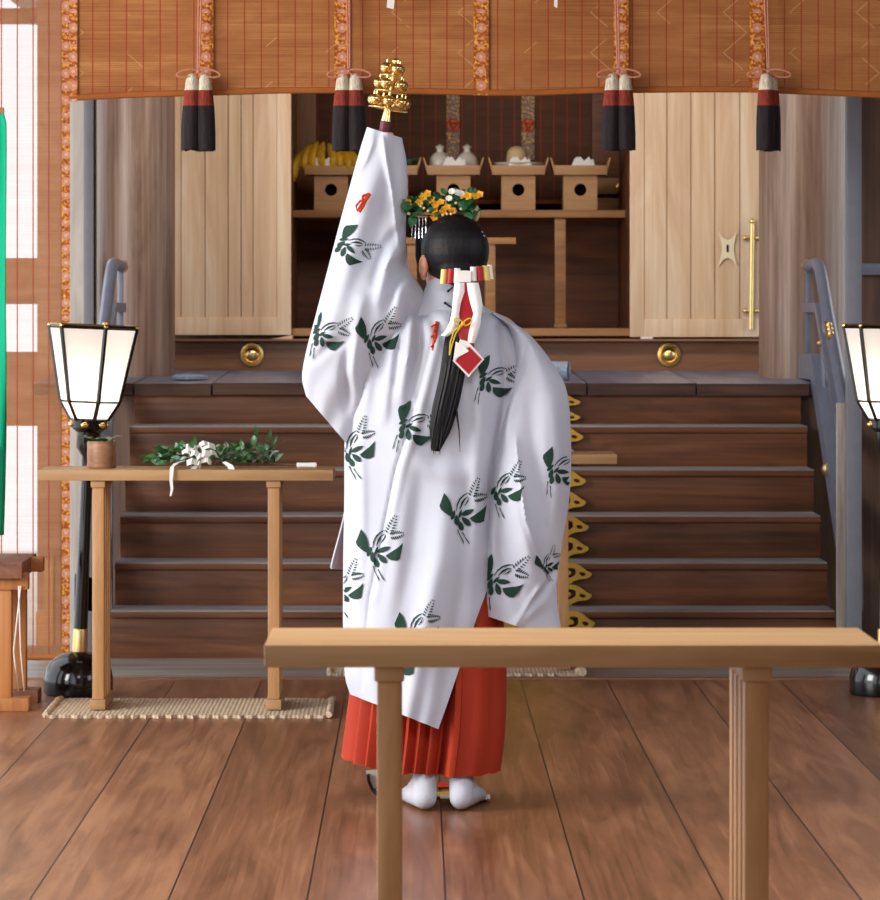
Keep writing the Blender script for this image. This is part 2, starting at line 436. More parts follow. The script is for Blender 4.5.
def leaf(bm, base, d, up, L, W, fold=0.25, mi=0):
    base = Vector(base); d = Vector(d).normalized(); s = d.cross(Vector(up)).normalized(); n = s.cross(d)
    mid = [bm.verts.new(base + d * L * t + n * L * 0.12 * math.sin(PI * t)) for t in (0, 0.3, 0.65, 1.0)]
    lf = [bm.verts.new(base + d * L * t + s * W * w + n * (fold * W * w + L * 0.12 * math.sin(PI * t))) for t, w in ((0.28, 0.45), (0.62, 0.42))]
    rt = [bm.verts.new(base + d * L * t - s * W * w + n * (fold * W * w + L * 0.12 * math.sin(PI * t))) for t, w in ((0.28, 0.45), (0.62, 0.42))]
    for q in ((mid[0], lf[0], mid[1]), (mid[1], lf[0], lf[1], mid[2]), (mid[2], lf[1], mid[3]), (mid[0], mid[1], rt[0]), (mid[1], mid[2], rt[1], rt[0]), (mid[2], mid[3], rt[1])):
        f = bm.faces.new(q); f.material_index = mi
def interp(tab, t):
    """smooth interpolation through rows (t, a, b, ...)"""
    if t <= tab[0][0]: return list(tab[0][1:])
    if t >= tab[-1][0]: return list(tab[-1][1:])
    for i in range(len(tab) - 1):
        if tab[i][0] <= t <= tab[i + 1][0]:
            p0 = tab[max(i - 1, 0)]; p1 = tab[i]; p2 = tab[i + 1]; p3 = tab[min(i + 2, len(tab) - 1)]
            h = p2[0] - p1[0]; s = (t - p1[0]) / h; out = []
            for k in range(1, len(p1)):
                m1 = (p2[k] - p0[k]) / max(p2[0] - p0[0], 1e-6) * h; m2 = (p3[k] - p1[k]) / max(p3[0] - p1[0], 1e-6) * h
                out.append((2*s**3 - 3*s**2 + 1) * p1[k] + (s**3 - 2*s**2 + s) * m1 + (-2*s**3 + 3*s**2) * p2[k] + (s**3 - s**2) * m2)
            return out
def blob(name, bm, voxel, smooth_it=6):
    """fuse overlapping closed shapes into one continuous skin"""
    me = bpy.data.meshes.new(name); bm.to_mesh(me); bm.free()
    o = bpy.data.objects.new(name, me); COL.objects.link(o)
    r = o.modifiers.new('fuse', 'REMESH'); r.mode = 'VOXEL'; r.voxel_size = voxel; r.use_smooth_shade = True
    s = o.modifiers.new('soft', 'SMOOTH'); s.iterations = smooth_it; s.factor = 0.5
    dg = bpy.context.evaluated_depsgraph_get()
    out = bpy.data.meshes.new_from_object(o.evaluated_get(dg))
    bpy.data.objects.remove(o); out.name = name
    out.shade_smooth()
    return out

# ================================================================== SETTING
def build_setting():
    b = B(); box(b, -3.2, 4.2, 2.5, 14.0, -0.12, 0.0); struct('floor', b, M['floor'], 0)
    b = B(); box(b, -3.2, 4.2, 14.0, 14.05, -0.12, 0.006, 0.004); struct('trim_1', b, M['board'])
    b = B(); box(b, -1.9, 2.4, 14.05, 15.0, -0.12, 0.0); struct('floor.001', b, M['sill'], 0)
    # outdoor ground, left and right and behind the camera
    b = B(); box(b, -14, 14, -12, 30, -0.6, -0.5); struct('ground', b, M['concrete'], 0)
    # staircase: closed risers with worn treads
    st = tag(thing('staircase', None, None, (0.22, 14.9, 0)), kind='structure')
    zs = [0.186, 0.356, 0.528, 0.703, 0.873]; xl, xr = -1.19, 1.625
    zprev = 0.0
    for i, z in enumerate(zs + [1.0]):
        y = 14.9 + 0.26 * i
        b = B(); box(b, xl, xr, y, y + 0.03, zprev - (0.02 if i else 0), z - (0.03 if i < 5 else 0.0), 0.002); obj('riser', b, M['riser'], st)
        if i < 5:
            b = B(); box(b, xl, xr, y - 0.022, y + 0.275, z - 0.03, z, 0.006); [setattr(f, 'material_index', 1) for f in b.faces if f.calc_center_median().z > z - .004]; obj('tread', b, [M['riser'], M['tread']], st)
        zprev = z
    # veranda landing of thick planks, rising slightly to the back
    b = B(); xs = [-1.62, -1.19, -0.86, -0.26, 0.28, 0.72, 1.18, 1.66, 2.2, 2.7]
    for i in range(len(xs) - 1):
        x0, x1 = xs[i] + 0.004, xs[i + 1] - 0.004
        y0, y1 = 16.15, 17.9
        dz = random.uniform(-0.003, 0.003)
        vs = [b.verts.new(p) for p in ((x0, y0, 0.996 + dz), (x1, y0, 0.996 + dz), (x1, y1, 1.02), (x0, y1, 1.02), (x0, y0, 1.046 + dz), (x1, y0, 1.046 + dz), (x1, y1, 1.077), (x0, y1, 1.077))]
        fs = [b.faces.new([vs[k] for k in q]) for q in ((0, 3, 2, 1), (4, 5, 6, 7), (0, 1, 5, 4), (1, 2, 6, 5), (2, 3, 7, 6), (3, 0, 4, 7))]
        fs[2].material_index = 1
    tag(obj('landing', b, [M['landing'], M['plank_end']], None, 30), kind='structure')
    b = B(); box(b, -1.5, 2.7, 16.26, 17.95, -0.5, .99); struct('light_block_under_landing', b, M['wall_wood'])  # added solid block, keeps light from leaking up through plank gaps
    # board below the doors
    D = 17.9
    b = B(); box(b, -1.5, 2.7, D, D + 0.1, 1.0, 1.225, 0.004); box(b, -1.5, 2.7, D - 0.08, D + 0.1, 1.212, 1.2222, 0.003); struct('baseboard_back', b, M['board'])
    # sill of the opening
    b = B(); box(b, X(290, 17.9), X(634, 17.9), 17.86, 19.4, 1.236, 1.272, 0.004); struct('trim_2', b, M['altar'])
    # wall flanking the opening, above the board (behind the doors)
    b = B(); box(b, -1.5, X(291, 18), D + 0.06, D + 0.12, 1.225, 3.2); struct('wall_back_left', b, M['wall_wood'], 0)
    b = B(); box(b, X(631, 18), 2.7, D + 0.06, D + 0.12, 1.225, 3.2); struct('wall_back_right', b, M['wall_wood'], 0)
    # inner sanctuary
    xl, xr = X(289, 18), X(632, 18)
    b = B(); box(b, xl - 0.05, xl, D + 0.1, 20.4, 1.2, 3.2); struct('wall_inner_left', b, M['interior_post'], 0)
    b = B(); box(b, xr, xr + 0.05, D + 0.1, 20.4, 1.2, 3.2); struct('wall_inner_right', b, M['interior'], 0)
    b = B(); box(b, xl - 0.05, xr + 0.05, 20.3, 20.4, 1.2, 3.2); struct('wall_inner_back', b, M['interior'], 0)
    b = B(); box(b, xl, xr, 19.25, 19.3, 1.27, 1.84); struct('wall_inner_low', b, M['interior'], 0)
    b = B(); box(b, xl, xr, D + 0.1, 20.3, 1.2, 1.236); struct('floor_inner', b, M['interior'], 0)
    # inner uprights either side of the blind
    Dp = 19.2
    b = B(); box(b, X(291, Dp), X(316, Dp), Dp, Dp + 0.06, 1.86, 3.2, 0.004); struct('trim_3', b, M['interior_post'])
    b = B(); box(b, X(592, Dp), X(631, Dp), Dp, Dp + 0.06, 2.02, 3.2, 0.004); struct('trim_4', b, M['interior'])
    b = B(); box(b, X(592, Dp), X(631, Dp), Dp - .02, Dp + 0.06, 1.94, 2.02, 0.004); box(b, X(592, Dp), X(631, Dp), Dp - .02, Dp + 0.06, 1.86, 1.92, 0.004); struct('trim_5', b, M['altar'])
    # ceiling
    b = B(); box(b, -2.4, 3.4, -6.0, 24, 3.2, 3.3); struct('ceiling', b, M['ceiling'], 0)
    # pillars
    for nm, p0, p1, Dq, mat in (('pillar_left', 97, 175, 17.15, 'pillar'), ('pillar_right', 759, 847, 16.95, 'pillar')):
        xc = (X(p0, Dq) + X(p1, Dq)) / 2; r = (X(p1, Dq) - X(p0, Dq)) / 2
        b = B(); lathe(b, (xc, Dq, 0), [(r, 1.03), (r, 3.2)], 48)
        struct(nm, b, M[mat])
    # left-hand posts: pale board and grey metal post with a dark edge
    Dq = 14.9
    b = B(); box(b, X(68, Dq), X(84, Dq), Dq, Dq + 0.05, -0.05, 3.2, 0.003); struct('trim_6', b, M['pale_board'])
    b = B(); box(b, X(84, Dq), X(94, Dq), Dq - 0.02, Dq + 0.06, -0.05, 3.2, 0.003); struct('trim_7', b, M['steel'])
    b = B(); box(b, X(94, Dq), X(96, Dq), Dq, Dq + 0.06, -0.05, 3.2); struct('trim_8', b, M['black_lacquer'])
    b = B(); box(b, X(94, 15.2), X(112, 15.2), 15.2, 15.26, -0.05, 1.0); struct('trim_9', b, M['steel'])
    # right-hand post and wall
    Dq = 14.7
    b = B(); box(b, X(847, Dq), X(862, Dq), Dq, Dq + 0.07, -0.05, 3.2, 0.004); struct('trim_10', b, M['steel'])
    b = B(); box(b, X(838, Dq), X(847, Dq), Dq + 0.02, Dq + 0.07, -0.05, Z(403, Dq), 0.003); struct('trim_11', b, M['weathered'])
    b = B(); box(b, X(858, 15.4), 2.6, 15.4, 15.45, -0.05, 3.2); struct('wall_right', b, M['wall_wood'], 0)
    b = B(); box(b, X(858, 15.3), 2.6, 15.33, 15.4, Z(275, 15.3), Z(263, 15.3), 0.004); struct('trim_12', b, M['rail'])
    b = B(); box(b, 3.3, 3.4, -3.0, 15.5, -0.1, 3.2); struct('light_block_right', b, M['wall_wood'], 0)  # added unseen wall, blocks light from the right
    b = B(); box(b, -2.4, 3.4, -3.1, -3.0, -0.5, 3.2); struct('light_block_behind_camera', b, M['ceiling'], 0)  # added unseen wall behind the camera, cuts frontal light
    # outdoors, seen through the side blind: beams, a post, a low rail
    Dq = 17.0
    b = B(); box(b, -5.0, X(68, Dq), Dq, Dq + 0.15, Z(304, Dq), Z(258, Dq), 0.01); struct('beam_outside', b, M['beam'])
    b = B(); box(b, -5.0, X(68, Dq), Dq, Dq + 0.15, Z(426, Dq), Z(352, Dq), 0.01); struct('beam_outside.001', b, M['beam'])
    b = B(); box(b, -5.0, X(68, Dq), Dq, Dq + 0.15, Z(22, Dq), Z(8, Dq), 0.01); struct('beam_outside.002', b, M['beam'])
    b = B(); box(b, X(37, 16.8), X(61, 16.8), 16.8, 17.0, -0.5, 3.4, 0.01); struct('pillar_outside', b, M['beam'])
    b = B(); box(b, X(-140, 15.2), X(66, 15.2), 15.0, 15.2, -0.12, Z(645, 15.2), 0.01); struct('trim_13', b, M['board'])
    b = B(); box(b, X(36, 15.4), X(52, 15.4), 15.4, 15.5, -0.5, Z(612, 15.4)); box(b, X(44, 15.3), X(53, 15.3), 15.3, 15.4, -0.5, Z(560, 15.3)); struct('fence_outside', b, M['trestle'])

def mat_pillar():
    n = NT('weathered_round_pillar'); v = n.coords()
    a = n.noise(n.mapping(v, (1, 1, 0.1)), 9, 5, 0.6, 1.0)
    b = n.noise(n.mapping(v, (1, 1, 0.02)), 60, 3, 0.6)
    f = n.math('ADD', n.math('MULTIPLY', a, 0.6), n.math('MULTIPLY', b, 0.4))
    c = n.ramp(f, [(0.34, rgb('#5d4436')), (0.5, rgb('#826757')), (0.66, rgb('#9d8678'))])
    return n.done(n.bsdf(c, 0.42, 0, 0.45, n.bump(f, 0.25, 0.004)))
M['pillar'] = mat_pillar()

build_setting()

# doors: framed plank leaves
def plank_door(name, px0, px1, stile_px, rail_py, bot_py, joints, D, brass):
    d = tag(thing(name, None, None, (X((px0 + px1) / 2, D), D, Z(bot_py, D))), kind='structure')
    zt = 2.75
    b = B(); xs = [px0] + joints + [px1]
    if stile_px > (px0 + px1) / 2: xs = [px0] + joints + [stile_px]
    else: xs = [stile_px] + joints + [px1]
    for i in range(len(xs) - 1):
        box(b, X(xs[i], D) + 0.0015, X(xs[i + 1], D) - 0.0015, D + random.uniform(0.006, 0.011), D + 0.035, Z(rail_py, D), zt, 0.002)
    obj('panel', b, M['door_wood'], d)
    b = B()
    if stile_px > (px0 + px1) / 2: box(b, X(stile_px, D), X(px1, D), D, D + 0.04, Z(bot_py, D), zt, 0.003)
    else: box(b, X(px0, D), X(stile_px, D), D, D + 0.04, Z(bot_py, D), zt, 0.003)
    obj('stile', b, M['door_wood'], d)
    b = B()
    x0, x1 = (px0, stile_px) if stile_px > (px0 + px1) / 2 else (stile_px, px1)
    box(b, X(x0, D), X(x1, D), D, D + 0.04, Z(bot_py, D), Z(rail_py, D), 0.003); obj('bottom_rail', b, M['door_wood'], d)
    return d
dl = plank_door('door_1', 172, 291, 277, 317, 335, [181, 205, 228, 241, 253], 17.83, False)
dr = plank_door('door_2', 630, 762, 644, 319, 337, [667, 691, 715, 740], 17.83, True)
# right door: spindle-shaped plate with keyhole, long drop bolt
D = 17.83
def zx(x, y): return (X(580 + x / 2.933, D), Z(y / 2.933, D))
pl = [zx(*p) for p in ((406, 680), (420, 698), (433, 704), (446, 698), (460, 680), (452, 715), (450, 730), (452, 745), (460, 780), (446, 762), (433, 756), (420, 762), (406, 780), (414, 745), (416, 730), (414, 715))]
b = B(); prism(b, pl, D - 0.006, D); e = obj('lock_plate', b, M['ivory'], dr)
b = B(); x, z = zx(433, 729); box(b, x - .0055, x + .0055, D - 0.008, D - 0.002, z - .018, z + .018, .003); obj('keyhole', b, M['dark_hole'], e)
b = B(); x0, z0 = zx(504, 655); x1, z1 = zx(500, 965)
tube(b, [(x0, D - .02, z0), (x1, D - .02, z1)], .011, 14); lathe(b, (x0, D - .02, z0), [(.008, 0), (.013, .006), (.012, .014), (.004, .022)], 14)
e = obj('drop_bolt', b, M['brass'], dr)
b = B()
for yy in (698, 912):
    x, z = zx(501, yy); tube(b, [(x - .028, D - .012, z), (x + .028, D - .012, z)], .009, 10); ball(b, (x - .028, D - .012, z), .012); ball(b, (x + .028, D - .012, z), .012)
obj('bolt_keeper', b, M['brass'], e)
# wedges and hinge pins below the door leaves
def wedge(px0, px1, py0, py1, label):
    D = 17.885; b = B()
    prism(b, [(X(px0, D), Z(py1, D)), (X(px1, D), Z(py1, D)), (X(px1, D), Z(py0, D)), ((X(px0, D) + X(px1, D)) / 2, Z((py0 + py1) / 2, D))], D - .06, D)
    tag(obj('door_wedge', b, M['door_wood']), label, 'wedge')
wedge(272, 293, 335, 338.9, 'pale wooden wedge under the left plank door')
b = B(); D = 17.885; box(b, X(640, D), X(652, D), D - .06, D, 1.2225, 1.2318, .003)
tag(obj('door_wedge', b, M['paper']), 'small whitish block under the right plank door', 'wedge')

# gold bosses on the back board and inside
def boss(px, py, D, r, label, cat='boss', group=None):
    b = B(); c = P(px, py, D)
    lathe(b, c, [(r, 0), (r, -.006), (r * .93, -.014), (r * .74, -.016), (r * .66, -.008), (r * .6, -.012), (r * .5, -.022), (r * .25, -.03), (0.002, -.032)], 32, 'Y')
    return tag(obj('gold_boss', b, M['gold']), label, cat, group)
boss(252, 354.5, 17.9, .058, 'round gold boss on the brown board under the left plank door')
boss(669, 354.5, 17.9, .058, 'round gold boss on the brown board under the right plank door')
boss(621.5, 188, 19.17, .03, 'small gold boss on the inner rail right of the last offering stand')

# ================================================================== FRONT BLIND AND TASSELS
def hanging_blind(name, label, x0, x1, y, zb, zt, mat, hem=True, cat='blind', nx=60, wave=0.0):
    t = thing(name, label, cat, ((x0 + x1) / 2, y, zt))
    b = B(); nz = 8; vs = []
    def zbot(x): return zb(x) if callable(zb) else zb
    for i in range(nx + 1):
        x = x0 + (x1 - x0) * i / nx
        vs.append([b.verts.new((x, y + wave * math.sin(x * 3.1) * (1 - j / nz), zbot(x) + (zt - zbot(x)) * j / nz)) for j in range(nz + 1)])
    for i in range(nx):
        for j in range(nz): b.faces.new((vs[i][j], vs[i + 1][j], vs[i + 1][j + 1], vs[i][j + 1]))
    obj('slat_sheet', b, mat, t, 80)
    if hem:
        b = B(); tube(b, [(x0 + (x1 - x0) * i / nx, y + wave * math.sin((x0 + (x1 - x0) * i / nx) * 3.1), zbot(x0 + (x1 - x0) * i / nx) + 0.004) for i in range(nx + 1)], .011, 8)
        obj('hem_rod', b, M['blind_hem'], t)
    return t
DB = 13.3
def fb_bottom(x):
    px = VX + x * F / DB
    tab = [(0, 102), (70, 101), (130, 98), (200, 96), (290, 93.5), (400, 94), (520, 96), (600, 93.5), (740, 92.5), (800, 94.5), (880, 98), (960, 100)]
    return Z(interp(tab, px)[0] - 2, DB)
fb = hanging_blind('bamboo_blind', 'wide amber bamboo blind with red threads hanging across the top', X(69, DB), X(960, DB), DB, fb_bottom, 3.15, M['blind'])
def band(parent, px, w_px, D, zb, zt, mat, name='brocade_band', dy=-0.006):
    xc = X(px, D); w = w_px * D / F
    b = B(); n = 2
    box(b, xc - w / 2, xc + w / 2, D + dy - 0.003, D + dy, zb, zt)
    o = obj(name, b, mat, parent, 0)
    # band pattern is centred on the band
    ox = xc - ORG[parent.name].x
    o.data.transform(Matrix.Translation((-ox, 0, 0))); o.location.x = ox
    return o
for px in (206, 342, 481, 621, 757, 896):
    band(fb, px, 15, DB, fb_bottom(X(px, DB)) - 0.006, 3.14, M['brocade'])
band(fb, 73.5, 8, DB, fb_bottom(X(73.5, DB)) - .01, 3.14, M['brocade'])

def make_tassel(px, cord_px_top, label, turn=0.0):
    D = DB - 0.06; c = P(px, 70, D); s = D / F
    t = thing('hanging_tassel', label, 'tassel', c, 'tassels hanging on cords before the bamboo blind')
    b = B()
    xt = X(cord_px_top, D)
    for k in (-1, 1):
        tube(b, [(xt + k * .006, D + .02, 3.12), (c.x + k * .0045 + (xt - c.x) * .35, D + .01, c.z + .22), (c.x + k * .003, D, c.z)], .0035, 6)
    ct = obj('cord', b, M['pink_cord'], t)
    b = B()
    for k in (-1, 1):
        pts = []
        for i in range(13):
            a = 2 * PI * i / 12
            pts.append((c.x + k * (0.028 - 0.028 * math.cos(a)) * 1.35, D - .006 - .01 * math.sin(a / 2), c.z - .006 + .013 * math.sin(a) - .012 * (1 - math.cos(a)) / 2))
        tube(b, pts, .0035, 6)
    ball(b, (c.x, D - .006, c.z - .004), .0085, 10)
    obj('bow', b, M['pink_cord'], t)
    z0 = c.z - .012; n = 2
    for k in (-1, 1):
        dx = k * .021 * math.cos(turn); dy = k * .021 * math.sin(turn)
        def strand(name, prof, mat, par, jag=False):
            b = B(); seg = 20; rings = []
            for r, h in prof:
                ring = []
                for q in range(seg):
                    a = 2 * PI * q / seg; rr = r * (1 + .07 * math.sin(a * 7 + k)); hh = h - (random.uniform(0, .008) if jag and h == prof[-1][1] else 0)
                    sway = (z0 - (z0 + h)) * .05 * (k * .5) * math.cos(turn)
                    ring.append(b.verts.new((c.x + dx + sway + rr * math.cos(a), D + dy + rr * math.sin(a), z0 + hh)))
                rings.append(ring)
            for i in range(len(rings) - 1):
                for q in range(seg): b.faces.new((rings[i][q], rings[i][(q + 1) % seg], rings[i + 1][(q + 1) % seg], rings[i + 1][q]))
            b.faces.new(rings[0]); b.faces.new(rings[-1])
            return obj(name, b, mat, par, 50)
        head = strand('tassel_head', [(.006, 0), (.015, -.006), (.021, -.022), (.0245, -.062)], M['tassel_white'], t)
        strand('rust_skirt', [(.0247, -.058), (.027, -.08), (.029, -.118)], M['tassel_rust'], head)
        strand('black_fringe', [(.0292, -.112), (.0305, -.16), (.031, -.2), (.030, -.262)], M['tassel_black'], head, True)
    return t
make_tassel(198.5, 202, 'cream, rust and black tassel hanging before the left plank door, leftmost of four')
make_tassel(349, 347, 'cream, rust and black tassel hanging just left of the raised golden bells')
make_tassel(618.5, 614, 'cream, rust and black tassel hanging before the left edge of the right plank door')
make_tassel(768.5, 763, 'cream, rust and black tassel turned edge-on before the right pillar', turn=1.1)

# paper streamers hung high in front of the blind, only their tips in view
for px, lab in ((391, 'folded white paper streamer tip hanging at the top edge above the bells'), (556, 'tiny white paper streamer tip at the top edge right of the middle brocade band')):
    D = DB - .1; b = B(); c = P(px, 4, D); w = .03 if px < 500 else .014
    hgt = .012 if px < 500 else .008
    for i in range(4):
        z0 = c.z + i * .05 - hgt; off = (.012 if i % 2 else 0)
        prism(b, [(c.x - w / 2 + off, z0), (c.x + w * .3 + off, z0 - .006), (c.x + w / 2 + off, z0 + .05), (c.x - w * .35 + off, z0 + .058)], D + i * .002, D + i * .002 + .0015)
    box(b, c.x - .002, c.x + .002, D + .003, D + .005, c.z + .1, 3.19)
    tag(obj('paper_streamer', b, M['paper']), lab, 'paper streamer')

# side blind down the left, and green cloth
DS = 14.2
sb = hanging_blind('side_bamboo_blind', 'tall see-through bamboo blind down the left side with daylight behind', X(-60, DS), X(63, DS), DS, .06, 3.15, M['blind_side'], True, nx=14)
band(sb, 66, 8, DS, .05, 3.14, M['brocade'])
def cloth_banner():
    D = 12.9; b = B(); nx, nz = 28, 40; vs = []
    for j in range(nz + 1):
        v = j / nz; row = []
        for i in range(nx + 1):
            u = i / nx
            py = 112 + (535 - 112) * v
            pr = interp([(0, 4), (.03, 7), (.4, 6.5), (.65, 7), (.9, 4.5), (1, 3)], v)[0]
            px = -70 + (pr + 70) * u
            p = P(px, py + (1 - u) * -4, D)
            p.y += .02 * math.sin(u * 16 + v * 2.5) + .008 * math.sin(u * 37 - v * 5)
            row.append(b.verts.new(p))
        vs.append(row)
    for j in range(nz):
        for i in range(nx): b.faces.new((vs[j][i], vs[j][i + 1], vs[j + 1][i + 1], vs[j + 1][i]))
    o = obj('green_banner', b, M['green_cloth'], None, 80)
    m = o.modifiers.new('thick', 'SOLIDIFY'); m.thickness = .004
    tag(o, 'bright green cloth banner hanging at the left edge before the side blind', 'banner')
    b = B(); tube(b, [(X(-90, D), D, Z(107, D)), (X(4, D), D, Z(111, D))], .012, 10)
    for q in (-80, -40): tube(b, [(X(q, D), D, Z(109, D)), (X(q, D), D, 3.25)], .004, 6)
    obj('banner_rod', b, M['trestle'], o)
cloth_banner()

# ================================================================== EIGHT-LEGGED TABLES
def make_table():
    L, W, Hh, T = .984, .34, .80, .036
    t = thing('eight_legged_table', '', 'table', (0, 0, 0))
    b = B(); box(b, -L / 2, L / 2, 0, W, Hh - T, Hh, .0025); obj('tabletop', b, M['bench'], t)
    for sx in (-1, 1):
        xc = sx * .293
        b = B(); box(b, xc - .024, xc + .024, .012, W - .012, Hh - T - .024, Hh - T, .004); obj('head_rail', b, M['bench'], t)
        b = B(); box(b, xc - .026, xc + .026, .0, W, 0, .034, .004); obj('foot_rail', b, M['bench'], t)
        for k in range(4):
            y = .02 + k * .083
            b = B(); box(b, xc - .0195, xc + .0195, y, y + .042, .034, Hh - T - .024, .003); obj('leg', b, M['hinoki_leg'], t)
    return t
tb = make_table(); tb['label'] = 'pale wooden eight-legged table in the foreground, nothing on its top'
tb.location = (X(573.5, 6.1), 6.1, 0)
t2 = copy_tree(tb); t2['label'] = 'pale wooden table on a straw mat at left carrying a leafy branch and pot'
t2.location = (X(185.5, 12.78), 12.78, .014)
t3 = copy_tree(tb); t3['label'] = 'pale wooden table standing on the sill right behind the dancer'
t3.location = (X(617, 14.24) - .492, 14.24, .014)

# straw mats
def mat_thing(x0, x1, y0, y1, label, roll=False):
    b = B(); nx = 90; ny = 6; top = []
    t = thing('straw_mat', label, 'mat', ((x0 + x1) / 2, (y0 + y1) / 2, 0))
    for i in range(nx + 1):
        x = x0 + (x1 - x0) * i / nx; e = .006 * math.sin(i * 1.7) + random.uniform(-.006, .006)
        top.append([b.verts.new((x, y0 + (y1 - y0) * j / ny + (e if j in (0, ny) else 0), .011 + (.0012 if (i + j) % 2 else -.0008))) for j in range(ny + 1)])
    for i in range(nx):
        for j in range(ny): b.faces.new((top[i][j], top[i + 1][j], top[i + 1][j + 1], top[i][j + 1]))
    ring = [top[i][0] for i in range(nx + 1)] + [top[nx][j] for j in range(1, ny + 1)] + [top[i][ny] for i in range(nx - 1, -1, -1)] + [top[0][j] for j in range(ny - 1, 0, -1)]
    low = [b.verts.new((v.co.x, v.co.y, 0.0005)) for v in ring]
    for i in range(len(ring)):
        j = (i + 1) % len(ring); b.faces.new((ring[i], ring[j], low[j], low[i]))
    b.faces.new(low)
    obj('weave', b, M['mat'], t, 60)
    for xe in ((x0, x1)):
        b = B(); pts = [(xe + .004 * math.sin(k * 2.1), y0 + (y1 - y0) * k / 16, .012) for k in range(17)]
        tube(b, pts, [.010 + .002 * math.sin(k * 2.3) for k in range(17)], 8); obj('rope_edge', b, M['rope'], t)
    if roll:
        b = B(); tube(b, [(x1 + .012, y0 - .005, .018), (x1 + .012, y1, .018)], .017, 12); obj('rolled_end', b, M['rope'], t)
    return t
mat_thing(X(45, 12.64), X(330, 12.8), 12.64, 13.2, 'straw rope mat lying on the planks under the left table')
mat_thing(-.32, .6, 14.12, 14.78, 'straw rope mat on the grey sill under the table behind the dancer', True)

# ================================================================== THINGS ON THE LEFT TABLE
TZ = .8145
def pot():
    D = 12.95; c = Vector((X(101.5, D), D, TZ))
    t = thing('wooden_pot', 'short turned brown wooden pot holding leaf sprigs on the left table', 'pot', c)
    b = B(); lathe(b, c, [(.044, 0), (.048, .004), (.049, .04), (.049, .085), (.047, .09), (.043, .09), (.042, .07)], 32); obj('cup', b, M['pot'], t)
    b = B(); ring = [(.0495, .0), (.0505, .006), (.0495, .012)]; lathe(b, c + Vector((0, 0, .002)), ring, 32); obj('foot_ring', b, M['pot'], t)
    b = B()
    for a, l in ((170, .085), (150, .06), (200, .07), (20, .07), (60, .06), (100, .05), (300, .05), (260, .055), (230, .06)):
        r = math.radians(a)
        leaf(b, c + Vector((.022 * math.cos(r), .022 * math.sin(r), .086)), (math.cos(r), math.sin(r), .32), (0, 0, 1), l * .8, .03)
    obj('leaf_sprig', b, M['leaf'], t)
    b = B(); leaf(b, c + Vector((.02, -.02, .09)), (1, -.2, .32), (0, 0, 1), .06, .02); leaf(b, c + Vector((-.02, -.03, .09)), (1, -.1, .18), (0, 0, 1), .06, .013); obj('paper_slip', b, M['paper'], t)
pot()
